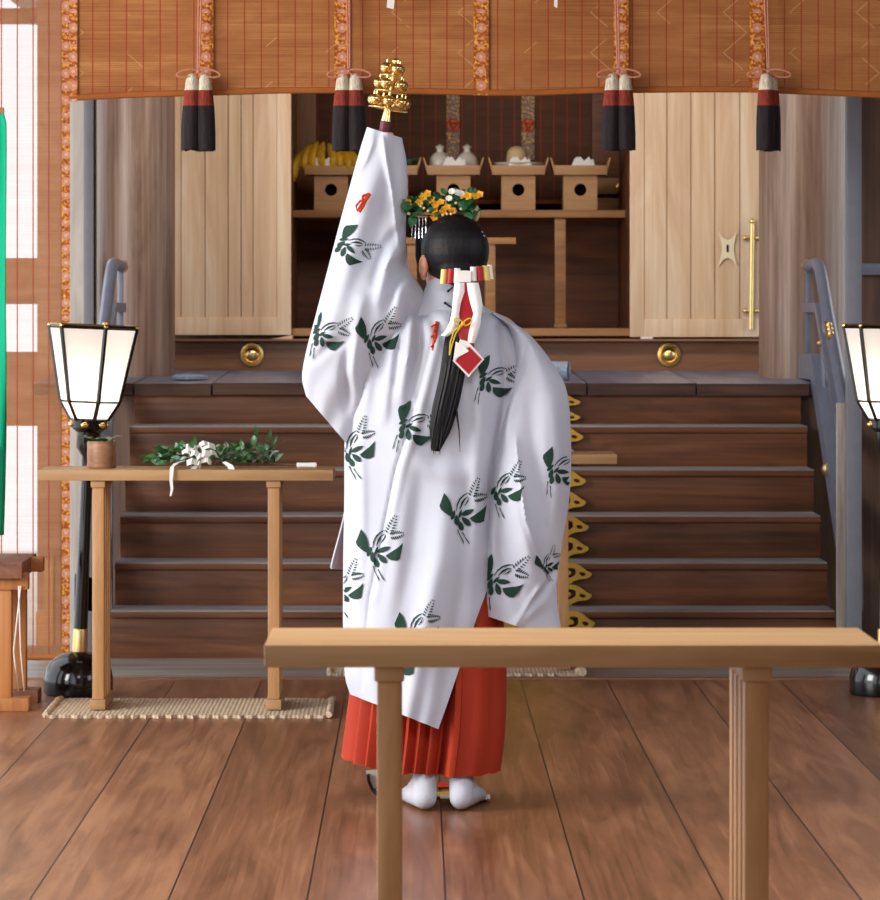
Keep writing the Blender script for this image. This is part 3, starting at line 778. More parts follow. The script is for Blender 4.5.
def branch():
    D = 12.97; rnd = random.Random(3)
    def q(px, py, dy=0): return P(px, py, D + dy)
    t = thing('evergreen_branch', 'leafy evergreen branch with white paper streamers lying on the left table', 'branch', (X(215, D), D, TZ))
    stem = [Vector((X(a, D), D + d, TZ + h)) for a, d, h in ((303, -.03, .008), (280, -.02, .012), (250, 0, .022), (215, .01, .03), (180, .01, .04), (150, .0, .03))]
    b = B(); tube(b, stem, [.004, .004, .004, .0035, .003, .002], 8)
    for a, bb in (((255, .02), (285, .09)), ((230, .03), (225, .09)), ((200, .03), (190, .085)), ((180, .04), (148, .06)), ((240, .03), (268, .05))):
        tube(b, [(X(a[0], D), D, TZ + a[1]), (X(bb[0], D), D + rnd.uniform(-.04, .04), TZ + bb[1])], .002, 6)
    obj('stem', b, M['stem'], t)
    for nm, mt, cnt in (('foliage', 'leaf', 150), ('pale_foliage', 'leaf_pale', 90)):
        b = B()
        for _ in range(cnt):
            px = rnd.choice([rnd.uniform(160, 275), rnd.uniform(205, 275), rnd.uniform(150, 200)])
            hmax = interp([(140, .02), (160, .06), (180, .08), (205, .09), (230, .075), (250, .1), (265, .085), (278, .05)], px)[0]
            p = Vector((X(px, D), D + rnd.uniform(-.06, .07), TZ + rnd.uniform(.012, max(.02, hmax - .02))))
            d = Vector((rnd.uniform(-1, 1), rnd.uniform(-.9, .5), rnd.uniform(-.1, .9)))
            l = rnd.uniform(.03, .05); d.normalize()
            if p.z + d.z * l < TZ + .004: d.z = abs(d.z)
            leaf(b, p, d, (rnd.uniform(-.4, .4), rnd.uniform(-1, .2), .8), l, l * .5)
        # drooping twig at the left end and upright tips at the right
        for (px, h, dx, dz) in ((160, .045, -1, -.2), (156, .035, -1, -.35), (152, .035, -1, .1), (166, .05, -1, .25), (257, .1, -.1, 1), (268, .09, .3, 1), (272, .07, .5, 1)):
            leaf(b, (X(px, D), D - .02, TZ + h), (dx, -.2, dz), (0, -1, .4), .045, .016)
        obj(nm, b, M[mt], t)
    ctr = Vector((X(196, D), D - .085, TZ + .045))
    b = B()
    for k in range(20):
        a = rnd.uniform(0, 2 * PI); r = rnd.uniform(.01, .055)
        p = ctr + Vector((r * math.cos(a), rnd.uniform(-.02, .0), r * math.sin(a) * .7))
        e = p + Vector((rnd.uniform(-.04, .04), rnd.uniform(-.01, .01), rnd.uniform(-.02, .03)))
        ribbon(b, [p, (p + e) / 2 + Vector((0, -.01, .008)), e], rnd.uniform(.012, .02), (rnd.uniform(-.5, .5), .2, 1), .001)
    obj('paper_rosette', b, M['paper'], t)
    b = B()
    tail = [(183, 461, -.09), (176, 463.5, -.13), (172, 467.5, -.2), (171, 480, -.203), (172, 489, -.2), (170.5, 496, -.203)]
    ribbon(b, [P(a, c, D + d) for a, c, d in tail], [.02, .018, .014, .011, .009, .006], (1, 0, .2), .001)
    obj('paper_tail', b, M['paper'], t)
    b = B(); ribbon(b, [P(224, 462, D - .1), P(230, 466, D - .13), P(233, 472, D - .152)], [.012, .018, .02], (1, 0, .3), .001)
    ribbon(b, [P(196, 466, D - .09), P(189, 474, D - .148)], [.014, .02], (1, 0, -.3), .001)
    obj('paper_tail', b, M['paper'], t)
    b = B(); tube(b, [P(202 + 9 * math.cos(a) + 4, 450 - 7 * math.sin(a), D - .07) for a in [PI * k / 10 for k in range(11)]], .0035, 6); obj('straw_loop', b, M['rope'], t)
    b = B(); c0 = Vector((X(297, D), D - .03, TZ + .009)); tube(b, [c0, c0 + Vector((.066, 0, 0))], .0085, 12); ball(b, c0 + Vector((.008, 0, 0)), .0095, 10); ball(b, c0 + Vector((.06, 0, 0)), .0095, 10); obj('paper_wrap', b, M['paper'], t)
branch()

# ================================================================== STANDING LANTERNS
def make_lantern():
    """built round its own axis: z=0 floor, shade rim at z=1.29"""
    t = thing('standing_lantern', '', 'lantern', (0, 0, 0))
    th0 = math.radians(171)
    def hexa(r, z, grow=0): return [Vector((r * math.cos(th0 + k * PI / 3), r * math.sin(th0 + k * PI / 3), z)) for k in range(6)]
    zt, zm, zb = 1.289, 1.028, .965
    rt, rm, rb = .157, .105, .066
    A, Bq, Cq = hexa(rt, zt), hexa(rm, zm), hexa(rb, zb)
    for k in range(6):
        j = (k + 1) % 6
        b = B()
        for lo, hi in ((Bq, A), (Cq, Bq)):
            vs = [b.verts.new(q * 1.0) for q in (lo[k], lo[j], hi[j], hi[k])]; b.faces.new(vs)
        obj('paper_panel', b, M['lantern'], t, 20)
    b = B()
    for k in range(6):
        for p0, p1 in ((A[k], Bq[k]), (Bq[k], Cq[k])): tube(b, [p0 * 1.0, p1 * 1.0], .0075, 4)
        tube(b, [Bq[k], Bq[(k + 1) % 6]], .004, 4); tube(b, [Cq[k], Cq[(k + 1) % 6]], .006, 4); tube(b, [A[k], A[(k + 1) % 6]], .007, 4)
    obj('shade_frame', b, M['black_lacquer'], t, 20)
    for k in range(6):
        b = B(); tube(b, [A[k] + Vector((0, 0, .007)), A[(k + 1) % 6] + Vector((0, 0, .007))], .003, 4); ball(b, A[k] * 1.0 + Vector((0, 0, .003)), .008, 8); obj('gold_rim', b, M['gold'], t)
        m = (Cq[k] + Cq[(k + 1) % 6]) / 2
        b = B(); ball(b, Vector((m.x * 1.08, m.y * 1.08, zb - .018)), .015, 10, (1, .7, .75)); obj('gold_stud', b, M['gold'], t)
    b = B(); lathe(b, (0, 0, 0), [(.064, zb), (.062, zb - .03), (.043, zb - .045), (.041, zb - .1), (.02, zb - .13), (.019, .9 - .13)], 24); obj('socket_cup', b, M['black_lacquer'], t)
    b = B(); lathe(b, (0, 0, 0), [(.019, .87), (.021, .5), (.0245, .22)], 20); obj('pole', b, M['black_lacquer'], t)
    b = B(); lathe(b, (0, 0, 0), [(.0275, .15), (.0265, .225), (.024, .232)], 20); obj('brass_collar', b, M['brass'], t)
    b = B(); lathe(b, (0, 0, 0), [(.118, 0), (.122, .006), (.122, .06), (.114, .09), (.095, .118), (.066, .138), (.034, .15), (.024, .152)], 40); obj('domed_base', b, M['black_lacquer'], t)
    return t
lan = make_lantern(); lan['label'] = 'black standing lantern with lit hexagonal paper shade beside the left table'
DL = 13.45
lan.location = (X(78, DL), DL, 0); lan.rotation_euler = (0, math.radians(2.35), 0)
lan2 = copy_tree(lan); lan2['label'] = 'black standing lantern with lit hexagonal paper shade at the right edge'
lan2.location = (X(884, DL), DL, 0); lan2.rotation_euler = (0, math.radians(.75), math.radians(-6))
def lamp_point(loc, power, col, r=.04):
    l = bpy.data.lights.new('lantern_bulb', 'POINT'); l.energy = power; l.color = col; l.shadow_soft_size = r
    o = bpy.data.objects.new('lantern_bulb', l); COL.objects.link(o); o.location = loc
lamp_point((X(78, DL) + 1.06 * math.tan(math.radians(2.35)), DL, 1.07), 1.2, (1, .9, .76))
lamp_point((X(889, DL), DL, 1.07), 1.2, (1, .9, .76))

# ================================================================== STAIR RAILINGS
def make_railing(xc, sgn, label):
    """sgn -1: inner face towards -x"""
    t = thing('stair_railing', label, 'railing', (xc, 16.2, 1.04))
    y1, y0, yb = 16.2, 16.72, 14.95; sl = .58
    def down(z, y): return z - (y1 - y) * sl
    b = B(); pts = [(xc, y0, 1.545), (xc, y1 + .14, 1.552)]
    for k in range(1, 7):
        a = k / 6; pts.append((xc, y1 + .14 - .24 * a, 1.552 - .075 * a * a))
    pts += [(xc, y, down(1.52, y)) for y in (15.9, 15.6, 15.3, yb)]
    tube(b, pts, .026, 14); hr = obj('handrail', b, M['rail'], t)
    b = B(); lathe(b, (xc, y0, 1.545), [(.029, -.03), (.031, 0), (.02, .012)], 16, 'Y'); obj('end_cap', b, M['brass'], hr)
    b = B(); yk = 15.75; zk = down(1.52, yk)
    for k in (-1, 0, 1):
        ball(b, (xc + sgn * .008, yk + k * .03 - .022, zk + k * .03 * sl + .015), .014, 10, (1, 1, 1))
    ribbon(b, [(xc + sgn * .012, yk + k * .06 - .026, zk + k * .06 * sl + .014) for k in (-1, 0, 1)], .03, (1, 0, 0), .004)
    obj('brass_fitting', b, M['brass'], hr)
    # middle rail
    b = B(); h = .026
    prismx(b, [(y0, 1.345), (y0, 1.385), (y1 - .02, 1.385), (yb, down(1.385, yb)), (yb, down(1.335, yb)), (y1, 1.345)], xc - .022, xc + .022); obj('middle_rail', b, M['rail'], t)
    # stringer board
    b = B(); sl2 = .66
    prismx(b, [(y0, 1.06), (y0, 1.165), (y1 - .03, 1.165), (14.88, 1.165 - (y1 - .03 - 14.88) * sl2), (14.88, 1.165 - (y1 - .03 - 14.88) * sl2 - .13), (y1 - .03, 1.05), (y1 + .0, 1.06)], xc - .04, xc + .03); sg = obj('stringer', b, M['rail'], t)
    b = B(); yk = 15.55; zk = 1.165 - (y1 - .03 - yk) * sl2 - .05
    lathe(b, (xc + sgn * .04, yk, zk), [(.03 , 0), (.03, sgn * .006), (.02, sgn * .016), (.004, sgn * .022)], 20, 'X')
    lathe(b, (xc + sgn * .022, 15.95, down(1.36, 15.95)), [(.016, 0), (.016, sgn * .006), (.004, sgn * .016)], 14, 'X')
    obj('brass_boss', b, M['brass'], sg)
    # uprights
    for y, za, zb_, w in ((16.68, 1.16, 1.53, .012), (15.98, 1.0, down(1.5, 15.98), .016), (14.98, 0.0, down(1.51, 14.98), .026)):
        b = B()
        if y == 15.98:
            lathe(b, (xc, y, 0), [(.012, za), (.016, za + .06), (.022, za + .16), (.016, za + .25), (.011, zb_)], 12)
        else: box(b, xc - w, xc + w, y - w, y + w, za, zb_, .004)
        obj('post', b, M['rail'], t)
    return t
make_railing(1.705, -1, 'slate blue stair railing with brass fittings running down the right of the stairs')
make_railing(-1.285, 1, 'slate blue stair railing behind the left standing lantern')

# ================================================================== GILDED OPENWORK ON THE STAIRS
def gilded():
    t = thing('gilded_ornament', 'gilded openwork scroll ornament climbing the stairs behind the right table', 'ornament', (.5, 14.88, 0))
    xc = .43
    def scroll_mesh():
        cu = bpy.data.curves.new('scroll', 'CURVE'); cu.dimensions = '2D'; cu.fill_mode = 'BOTH'; cu.extrude = .004
        def sp(pts):
            q = cu.splines.new('BEZIER'); q.bezier_points.add(len(pts) - 1); q.use_cyclic_u = True; q.resolution_u = 5
            for bp, (x, y) in zip(q.bezier_points, pts): bp.co = (x, y, 0); bp.handle_left_type = bp.handle_right_type = ('VECTOR' if x == 0 or abs(y) == .5 else 'AUTO')
        # unit frame: x 0..1 from the middle outwards, y -.5...5
        sp([(0, .48), (.66, .5), (.76, .46), (.86, .29), (.93, .13), (1.0, .0), (.98, -.14), (.92, -.24), (.82, -.28), (.74, -.36), (.68, -.5), (0, -.48)])
        sp([(.63, .22), (.71, .26), (.76, .08), (.73, -.12), (.65, -.2), (.61, -.11), (.67, -.06), (.69, .07)])
        sp([(.84, .06), (.88, .04), (.91, -.06), (.87, -.13), (.83, -.08)])
        o = bpy.data.objects.new('scroll', cu); COL.objects.link(o)
        me = bpy.data.meshes.new_from_object(o.evaluated_get(bpy.context.evaluated_depsgraph_get())); bpy.data.objects.remove(o); return me
    base_me = scroll_mesh()
    def scroll(z, y, half, hh):
        b = B()
        for s_ in (-1, 1):
            t0 = len(b.verts); b.from_mesh(base_me); b.verts.ensure_lookup_table()
            for v in b.verts[t0:]:
                x_, z_, d_ = v.co; v.co = (xc + s_ * half * x_, y + d_, z + hh * z_)
        obj('scroll_leaf', b, M['gilt'], t, 0)
    yy = 14.86
    zs = [0.0, .186, .356, .528, .703, .873, 1.0]
    for i in range(6):
        y = yy + .26 * i - .0
        z0, z1 = zs[i], zs[i + 1] - .0
        hgt = (z1 - z0) / 2
        for k in range(2):
            if i == 0 and k == 0: pass
            scroll(z0 + hgt * (k + .5), y, .262, hgt * .98)
gilded()

# ================================================================== TRESTLE STAND AT THE LEFT EDGE
def trestle():
    D = 12.87; s = D / F
    xr = X(43, D)
    t = thing('wooden_stand', 'orange-brown wooden stand tied with cord, cut off at the left edge', 'stand', (X(-10, D), D, 0))
    b = B(); box(b, X(-75, D), X(22, D), D + .0, D + .5, .445, .50, .004); obj('top_board', b, M['trestle_top'], t)
    for y0, z0, z1, pr in ((D + .30, .448, .498, 43), (D + .03, .405, .462, 28)):
        b = B(); box(b, X(-90, y0), X(pr, y0), y0, y0 + .06, z0 if y0 > D + .1 else z0, z1, .005)
        obj('cross_bar', b, M['trestle'], t)
    for xa, xb, ya in ((-2, 11.5, .04), (12, 26, .32), (-72, -58, .04), (-72, -58, .32)):
        b = B(); box(b, X(xa, D + ya), X(xb, D + ya), D + ya, D + ya + .05, .04, .44, .004); obj('leg', b, M['trestle'], t)
    b = B(); box(b, X(-85, D), X(29, D), D - .01, D + .09, 0, .045, .005); obj('foot_bar', b, M['trestle'], t)
    b = B(); box(b, X(-85, D), X(38, D + .27), D + .27, D + .4, 0, .045, .005); obj('foot_bar', b, M['trestle_top'], t)
    b = B()
    for a, c in ((20, 13), (18, 20)):
        tube(b, [(X(a, D), D + .02, .42), (X(c, D), D + .02, .2), (X(15 if c == 13 else 21, D), D + .1, .06)], .0025, 6)
    obj('tie_cord', b, M['paper'], t)
trestle()

# ================================================================== ON THE LANDING
def landing_things():
    D = 16.5; b = B(); z = 1.056
    pts = [(173, 0), (205, .0), (203, .16), (190, .2), (176, .18)]
    n = 20; c = Vector((X(188, D), D + .1, z)); t_ = []
    ring = []
    for k in range(n):
        a = 2 * PI * k / n; r = 1 + .08 * math.sin(3 * a) + .05 * math.sin(5 * a + 1)
        ring.append((c.x + .078 * r * math.cos(a), c.y + .13 * r * math.sin(a)))
    lo = [b.verts.new((x, y, z)) for x, y in ring]; mi_ = [b.verts.new((x, y, z + .012)) for x, y in ring]; hi = [b.verts.new((c.x + (x - c.x) * .7, c.y + (y - c.y) * .7, z + .02)) for x, y in ring]
    for k in range(n):
        j = (k + 1) % n; b.faces.new((lo[k], lo[j], mi_[j], mi_[k])); b.faces.new((mi_[k], mi_[j], hi[j], hi[k]))
    b.faces.new(hi); b.faces.new(lo)
    tag(obj('folded_cloth', b, M['blue_bundle'], None, 50), 'flat pale blue-grey folded cloth lying on the landing beside the left pillar', 'cloth')
    D = 16.45; b = B(); c = Vector((X(556, D), D, 1.051))
    t = thing('cloth_roll', 'grey-blue patterned cloth roll on the landing beside the dancer’s right shoulder'.replace('’', "'"), 'cloth roll', c)
    tube(b, [c + Vector((-.16, .05, .042)), c + Vector((-.02, .02, .042)), c + Vector((.055, 0, .042))], [.04, .042, .041], 18, True, 0)
    obj('roll', b, M['blue_bundle'], t)
    b = B()
    for r in (.034, .022, .011): tube(b, [c + Vector((.057, -.002, .042)) + Vector((0.001, r * math.cos(a), r * math.sin(a))) for a in [2 * PI * k / 16 for k in range(17)]], .0025, 5, False)
    obj('rolled_edge', b, M['steel'], t)
landing_things()

# ================================================================== ALTAR INSIDE
DA = 18.6
def altar():
    t = thing('altar_shelf', 'long wooden altar shelf on posts carrying the row of offering stands', 'shelf', (X(460, DA), DA, 1.272))
    zt = Z(210, DA); zb = Z(217.5, DA)
    b = B(); box(b, X(291, DA) + .005, X(629, DA), DA, DA + .55, zb, zt, .003); obj('shelf_board', b, M['altar'], t)
    for px in (360.5, 560.5):
        b = B(); box(b, X(px - 5.5, DA), X(px + 5.5, DA), DA + .03, DA + .09, 1.29, zb, .003); box(b, X(px - 6.5, DA), X(px + 6.5, DA), DA + .02, DA + .1, 1.272, 1.292, .003); obj('post', b, M['altar'], t)
    return zt
AZ = altar()
def inner_table():
    D = 18.15
    t = thing('small_table', 'small wooden table standing inside the opening behind the dancer\'s head', 'table', (X(455, D), D, 1.272))
    b = B(); box(b, X(395, D), X(516, D), D, D + .3, Z(244, D), Z(237.5, D), .003); obj('tabletop', b, M['altar'], t)
    for px in (412, 490.5):
        for y in (.02, .22):
            b = B(); box(b, X(px - 5, D), X(px + 5, D), D + y, D + y + .05, 1.272, Z(244, D), .003); obj('leg', b, M['altar'], t)
inner_table()
# inner blind with crest bands
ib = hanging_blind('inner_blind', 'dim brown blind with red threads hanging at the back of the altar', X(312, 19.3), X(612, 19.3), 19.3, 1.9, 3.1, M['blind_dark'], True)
def crest(band_obj, px, py, D):
    b = B(); c = P(px, py, D); R = 6.2 * D / F
    tube(b, [c + Vector((R * math.cos(a), 0, R * math.sin(a))) for a in [2 * PI * k / 24 for k in range(25)]], .0035, 5, False)
    for k in range(3):   # three-comma swirl
        a0 = k * 2 * PI / 3
        tube(b, [c + Vector((R * .62 * (1 - q / 12) * math.cos(a0 + q * .28), 0, R * .62 * (1 - q / 12) * math.sin(a0 + q * .28))) for q in range(9)], [.0095 * (1 - q / 10) + .001 for q in range(9)], 6, True)
    org = ORG[band_obj.name] + Vector((band_obj.location.x, 0, 0))
    o = obj('round_crest', b, M['red_cord'], None)
    o.data.transform(Matrix.Translation(-org)); o.parent = band_obj
for px, py, pb in ((453, 125, 160), (528, 125, 160)):
    bo = band(ib, px, 13, 19.3, Z(pb, 19.3), 3.09, M['brocade_dim'])
    crest(bo, px, py, 19.3 - .016)
    if px == 453: crest(bo, px, 68, 19.3 - .016)

# offering stands (built at the origin, then copied)
def make_sanbo():
    t = thing('offering_stand', '', 'offering stand', (0, 0, 0), 'offering stands on the altar shelf')
    w, dpt, hs = .082, .16, .172
    b = B()
    # front plate with a round opening
    N = 32; R = .03; zc = .1
    out = []
    for k in range(N):
        a = 2 * PI * k / N; cx, cz = math.cos(a), math.sin(a); m = max(abs(cx) / w, abs(cz) / (hs / 2))
        out.append((cx / m, hs / 2 + cz / m))
    for y in (0.0, .012):
        va = [b.verts.new((x, y, z)) for x, z in out]; vb = [b.verts.new((R * math.cos(2 * PI * k / N), y, zc + R * math.sin(2 * PI * k / N))) for k in range(N)]
        for k in range(N): b.faces.new((va[k], va[(k + 1) % N], vb[(k + 1) % N], vb[k]))
        if y == 0: fa, fb_ = va, vb
    for k in range(N):
        j = (k + 1) % N
        b.faces.new((fb_[k], fb_[j], vb[j], vb[k]))
    box(b, -w, -w + .01, .0125, dpt, 0, hs); box(b, w - .01, w, .0125, dpt, 0, hs); box(b, -w + .0105, w - .0105, dpt - .01, dpt, 0, hs)
    obj('stand_body', b, M['sanbo'], t, 20)
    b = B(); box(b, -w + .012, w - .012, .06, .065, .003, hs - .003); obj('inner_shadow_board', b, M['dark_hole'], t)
    b = B(); L = .128
    box(b, -L, L, -.03, .20, hs, hs + .008, .002); box(b, -L, L, -.03, -.02, hs + .006, hs + .046, .002); box(b, -L, L, .19, .20, hs + .006, hs + .046, .002)
    obj('tray', b, M['sanbo'], t)
    for s in (-1, 1):
        b = B(); prism(b, [(s * (L - .012), hs + .008), (s * L, hs + .008), (s * (L + .02), hs + .085), (s * (L + .014), hs + .085)], -.012, .19); obj('flared_side', b, M['sanbo'], t)
    return t
labels = ['wooden offering stand leftmost on the altar shelf, bananas on it', 'wooden offering stand half hidden by the raised sleeve, dark greens on it',
          'wooden offering stand in the middle of the altar carrying two white bottles', 'wooden offering stand carrying a white dish with a round cake',
          'wooden offering stand rightmost on the altar shelf with only folded paper showing']
SP = [331, 391, 453.5, 518.5, 580.5]
sb0 = make_sanbo()
for i, px in enumerate(SP):
    s_ = sb0 if i == 0 else copy_tree(sb0)
    s_['label'] = labels[i]; s_.location = (X(px, DA + .05), DA + .06, AZ)
TRZ = AZ + .18
# folded papers on the tray fronts
for px, lab in ((323, 'white folded paper on the banana stand'), (454, 'white folded paper before the two white bottles'), (519.5, 'white folded paper before the dish of round cake'), (583, 'white folded paper on the rightmost offering stand')):
    D = DA + .022; b = B(); x = X(px, D); z = TRZ + .03
    prism(b, [(x - .058, z), (x + .056, z), (x + .04, z + .026), (x + .03, z + .05), (x + .006, z + .03), (x - .012, z + .05), (x - .04, z + .042)], D + .01, D + .0125)
    prism(b, [(x - .05, z), (x + .06, z), (x + .05, z + .04), (x, z + .02), (x - .03, z + .052)], D + .016, D + .0185)
    box(b, x - .04, x + .04, D + .012, D + .1, TRZ + .0, TRZ + .002); box(b, x - .05, x + .05, D + .0095, D + .0125, TRZ + .0, z + .004)
    tag(obj('folded_paper', b, M['paper'], None, 20), lab, 'paper', 'folded papers on the offering trays')
# bananas: one hand of fruit joined at the crown
def bananas():
    D = DA + .1; t = thing('banana_bunch', 'bunch of ripe yellow bananas on the leftmost offering stand', 'bananas', (X(325, D), D, TRZ))
    crown = P(322, 146, D + .08)
    for i, (px, top, bot, lean) in enumerate(((300, 150, 181, -6), (308, 145, 171, -3), (316, 142, 171, -2), (324, 143, 170, 0), (331, 144, 171, 1), (338, 147, 170, 1), (346, 147, 172, 2), (354, 149, 172, 3))):
        b = B(); pts = []; rad = []
        for k in range(12):
            u = k / 11
            px_ = px + lean * u - (3.0 if i < 4 else -2.0) * math.sin(PI * u) * 1.0 + (322 - px) * .25 * (1 - u) ** 2
            py_ = top + (bot - top) * u
            pts.append(P(px_, py_, D + .02 - .10 * math.sin(PI * min(u * 1.0, 1) * .75) * .8)); rad.append(.0215 * min(1, .35 + 3.0 * u, .3 + 3.2 * (1 - u)))
        tube(b, pts, rad, 7); bo = obj('banana', b, M['banana'], t, 40)
        b = B(); ball(b, pts[-1], .008, 8); obj('banana_tip', b, M['banana_tip'], bo); b = B(); tube(b, [pts[0], pts[0] + Vector((0, .03, .008))], [.0075, .006], 6); obj('banana_stalk', b, M['banana_tip'], bo)
bananas()
def greens():
    D = DA + .12; b = B(); rnd = random.Random(5)
    for _ in range(40):
        p = Vector((X(391 + rnd.uniform(-14, 20), D), D + rnd.uniform(-.06, .08), TRZ + .005 + rnd.uniform(0, .04)))
        leaf(b, p, (rnd.uniform(-1, 1), rnd.uniform(-1, .4), rnd.uniform(.2, 1)), (0, -1, .5), rnd.uniform(.05, .08), .035)
    tag(obj('leafy_greens', b, M['leaf_dark']), 'dark leafy vegetables on the stand right of the raised sleeve', 'vegetables')
greens()
for px, lab in ((440, 'white porcelain sake bottle, left one of the pair on the altar'), (467, 'white porcelain sake bottle, right one of the pair on the altar')):
    D = DA + .15; c = Vector((X(px, D), D, TRZ)); b = B()
    lathe(b, c, [(.036, 0), (.05, .02), (.053, .055), (.048, .08), (.03, .1), (.017, .108), (.016, .122), (.023, .134), (.012, .14), (.003, .146)], 28)
    o = tag(obj('sake_bottle', b, M['porcelain'], None, 50), lab, 'bottle', 'pair of white bottles on the altar')
def dish():
    D = DA + .15; c = Vector((X(518, D), D, TRZ)); b = B()
    lathe(b, c, [(.045, 0), (.05, .012), (.11, .03), (.128, .05), (.13, .054), (.12, .052), (.1, .036), (.05, .024)], 36)
    tag(obj('white_dish', b, M['porcelain'], None, 50), 'shallow white dish under the round cake on the altar', 'dish')
    b = B(); lathe(b, c + Vector((-.005, 0, .0245)), [(.035, 0), (.048, .012), (.052, .05), (.047, .085), (.03, .106), (.003, .112)], 28)
    tag(obj('round_cake', b, M['mochi'], None, 60), 'round tan rice cake resting in the white dish on the altar', 'cake')
dish()

# ================================================================== THE DANCER
YC = 10.42; S = F / YC
def Q(px, py, dy=0.0): return P(px, py, YC + dy)

# ---- body, one skin
def capsule(bm, pts, rad, seg=14):
    for p, r in zip(pts, rad): ball(bm, p, r, seg)
    tube(bm, pts, rad, seg)
HEADROT = Matrix.Rotation(math.radians(24), 3, 'Z')     # face turned a little to the left of the altar
HC = Q(452, 256)                                         # middle of the skull
def hd(x, y, z): return HC + HEADROT @ Vector((x, y, z))
def make_body():
    b = B()
    # torso
    for (px, py, dy, rx, ry, rz) in ((438, 505, 0, .155, .105, .11), (440, 450, 0, .125, .095, .12), (445, 390, 0, .145, .098, .13), (448, 345, .0, .155, .085, .085), (430, 540, 0, .15, .11, .09)):
        ball(b, Q(px, py, dy), 1, 20, (rx, ry, rz))
    capsule(b, [Q(405, 330), Q(450, 318), Q(500, 335)], [.052, .06, .052])
    capsule(b, [Q(450, 322, .0), Q(451, 300, .012), Q(452, 280, .018)], [.058, .05, .05])
    # head
    ball(b, HC, 1, 24, (.077, .094, .103), HEADROT)
    ball(b, hd(0, .035, -.06), 1, 20, (.058, .055, .062), HEADROT)
    ball(b, hd(0, .062, -.098), .024, 12)
    ball(b, hd(0, .084, -.005), 1, 14, (.05, .016, .04), HEADROT)
    capsule(b, [hd(0, .094, .002), hd(0, .112, -.028)], [.008, .0135]); ball(b, hd(-.011, .1, -.03), .009, 8); ball(b, hd(.011, .1, -.03), .009, 8)
    ball(b, hd(0, .092, -.058), 1, 10, (.02, .010, .006), HEADROT); ball(b, hd(0, .09, -.068), 1, 10, (.017, .010, .006), HEADROT)
    for s in (-1, 1):
        ball(b, hd(s * .031, .083, .004), .0135, 10)
        ball(b, hd(s * .088, -.006, -.028), 1, 12, (.011, .022, .033), HEADROT); ball(b, hd(s * .084, .0, -.054), 1, 10, (.009, .013, .014), HEADROT)
    # raised left arm: shoulder, elbow, wrist
    sh, el, wr = Q(404, 330), Q(380, 240, -.01), Q(383, 164, .0)
    capsule(b, [sh, (sh + el) / 2, el, (el + wr) / 2, wr], [.05, .043, .036, .033, .024])
    # gripping hand: palm behind the handle, fingers bent round it
    pc = Q(382, 148, -.004)
    ball(b, pc + Vector((-.012, 0, 0)), 1, 14, (.022, .017, .036)); capsule(b, [wr, pc], [.024, .02])
    hx = Q(384, 140)
    for k in range(4):
        z = Q(0, 134 + k * 5.6).z; L = (.95, 1.0, .96, .85)[k]
        a0 = Vector((pc.x - .024, YC - .012, z)); path = [Vector((pc.x - .026, YC + .008, z))]
        for a in (200, 245, 290, 335, 20):
            r = math.radians(a); path.append(Vector((hx.x + .0225 * L * math.cos(r), YC + .0225 * L * math.sin(r), z - .002)))
        capsule(b, path, [.009, .0088, .0085, .0082, .0078, .007], 10)
    capsule(b, [pc + Vector((.0, .012, -.018)), Vector((hx.x + .004, YC + .026, hx.z - .016)), Vector((hx.x + .021, YC + .022, hx.z + .002))], [.012, .010, .008], 10)
    # right arm, bent forward with a softly curled hand
    sh, el, wr = Q(502, 338), Q(532, 428, .0), Q(500, 446, .2)
    capsule(b, [sh, (sh + el) / 2, el, (el + wr) / 2, wr], [.05, .043, .037, .032, .024])
    d = (wr - el).normalized(); up = Vector((0, 0, 1)); sd = d.cross(up).normalized()
    pc = wr + d * .045; ball(b, pc, 1, 14, (.03, .042, .016), Matrix.Rotation(math.atan2(-d.x, d.y), 3, 'Z')); capsule(b, [wr, pc], [.023, .02])
    for k in range(4):
        o = pc + d * .034 + sd * (-.028 + k * .0185); L = (.036, .042, .039, .03)[k]
        capsule(b, [o - d * .02, o, o + d * L * .8 - up * .008, o + d * L * 1.2 - up * .034, o + d * L * .8 - up * .05], [.009, .009, .0085, .008, .0068], 10)
    capsule(b, [pc - sd * .02 - d * .02, pc - sd * .044 + d * .012 - up * .01, pc - sd * .036 + d * .04 - up * .025], [.012, .0105, .008], 10)
    # legs and feet
    for ax, tx, lz in ((425, -.28, 0), (461, .27, 0)):
        hip = Q(410 if ax < 440 else 462, 545); kn = Q(419 if ax < 440 else 461, 672, .01); an = Vector((X(ax, 10.295), 10.295, .08))
        capsule(b, [hip, (hip + kn) / 2, kn, (kn * .6 + an * .4), an], [.088, .072, .054, .048, .03])
        fd = Vector((tx, 1, 0)).normalized(); hl = Vector((an.x, an.y - .025, .034))
        capsule(b, [an, hl], [.028, .027]); capsule(b, [hl, hl + fd * .09 + Vector((0, 0, .002)), hl + fd * .15 + Vector((0, 0, -.01))], [.027, .029, .02])
        capsule(b, [an, hl + fd * .11], [.028, .026])
    me = blob('person', b, .0045, 5)
    o = bpy.data.objects.new('person', me); COL.objects.link(o)
    for m in ('skin', 'eye', 'lip', 'ear'): me.materials.append(M[m])
    er = [hd(s * .031, .0985, .004) for s in (-1, 1)]; lp = hd(0, .1, -.063)
    for p in me.polygons:
        if any((p.center - e).length < .0085 for e in er): p.material_index = 1
        elif abs((p.center - lp).z) < .009 and (p.center - lp).length < .02: p.material_index = 2
    for p in me.polygons:
        if any((p.center - hd(s_ * .088, -.006, -.03)).length < .03 for s_ in (-1, 1)): p.material_index = 3
    base = Vector((X(440, YC), YC, 0)); me.transform(Matrix.Translation(-base)); o.location = base; ORG[o.name] = base
    return tag(o, 'dancer seen from behind in white crane-print robe and red skirt, left arm raised', 'person')
person = make_body()

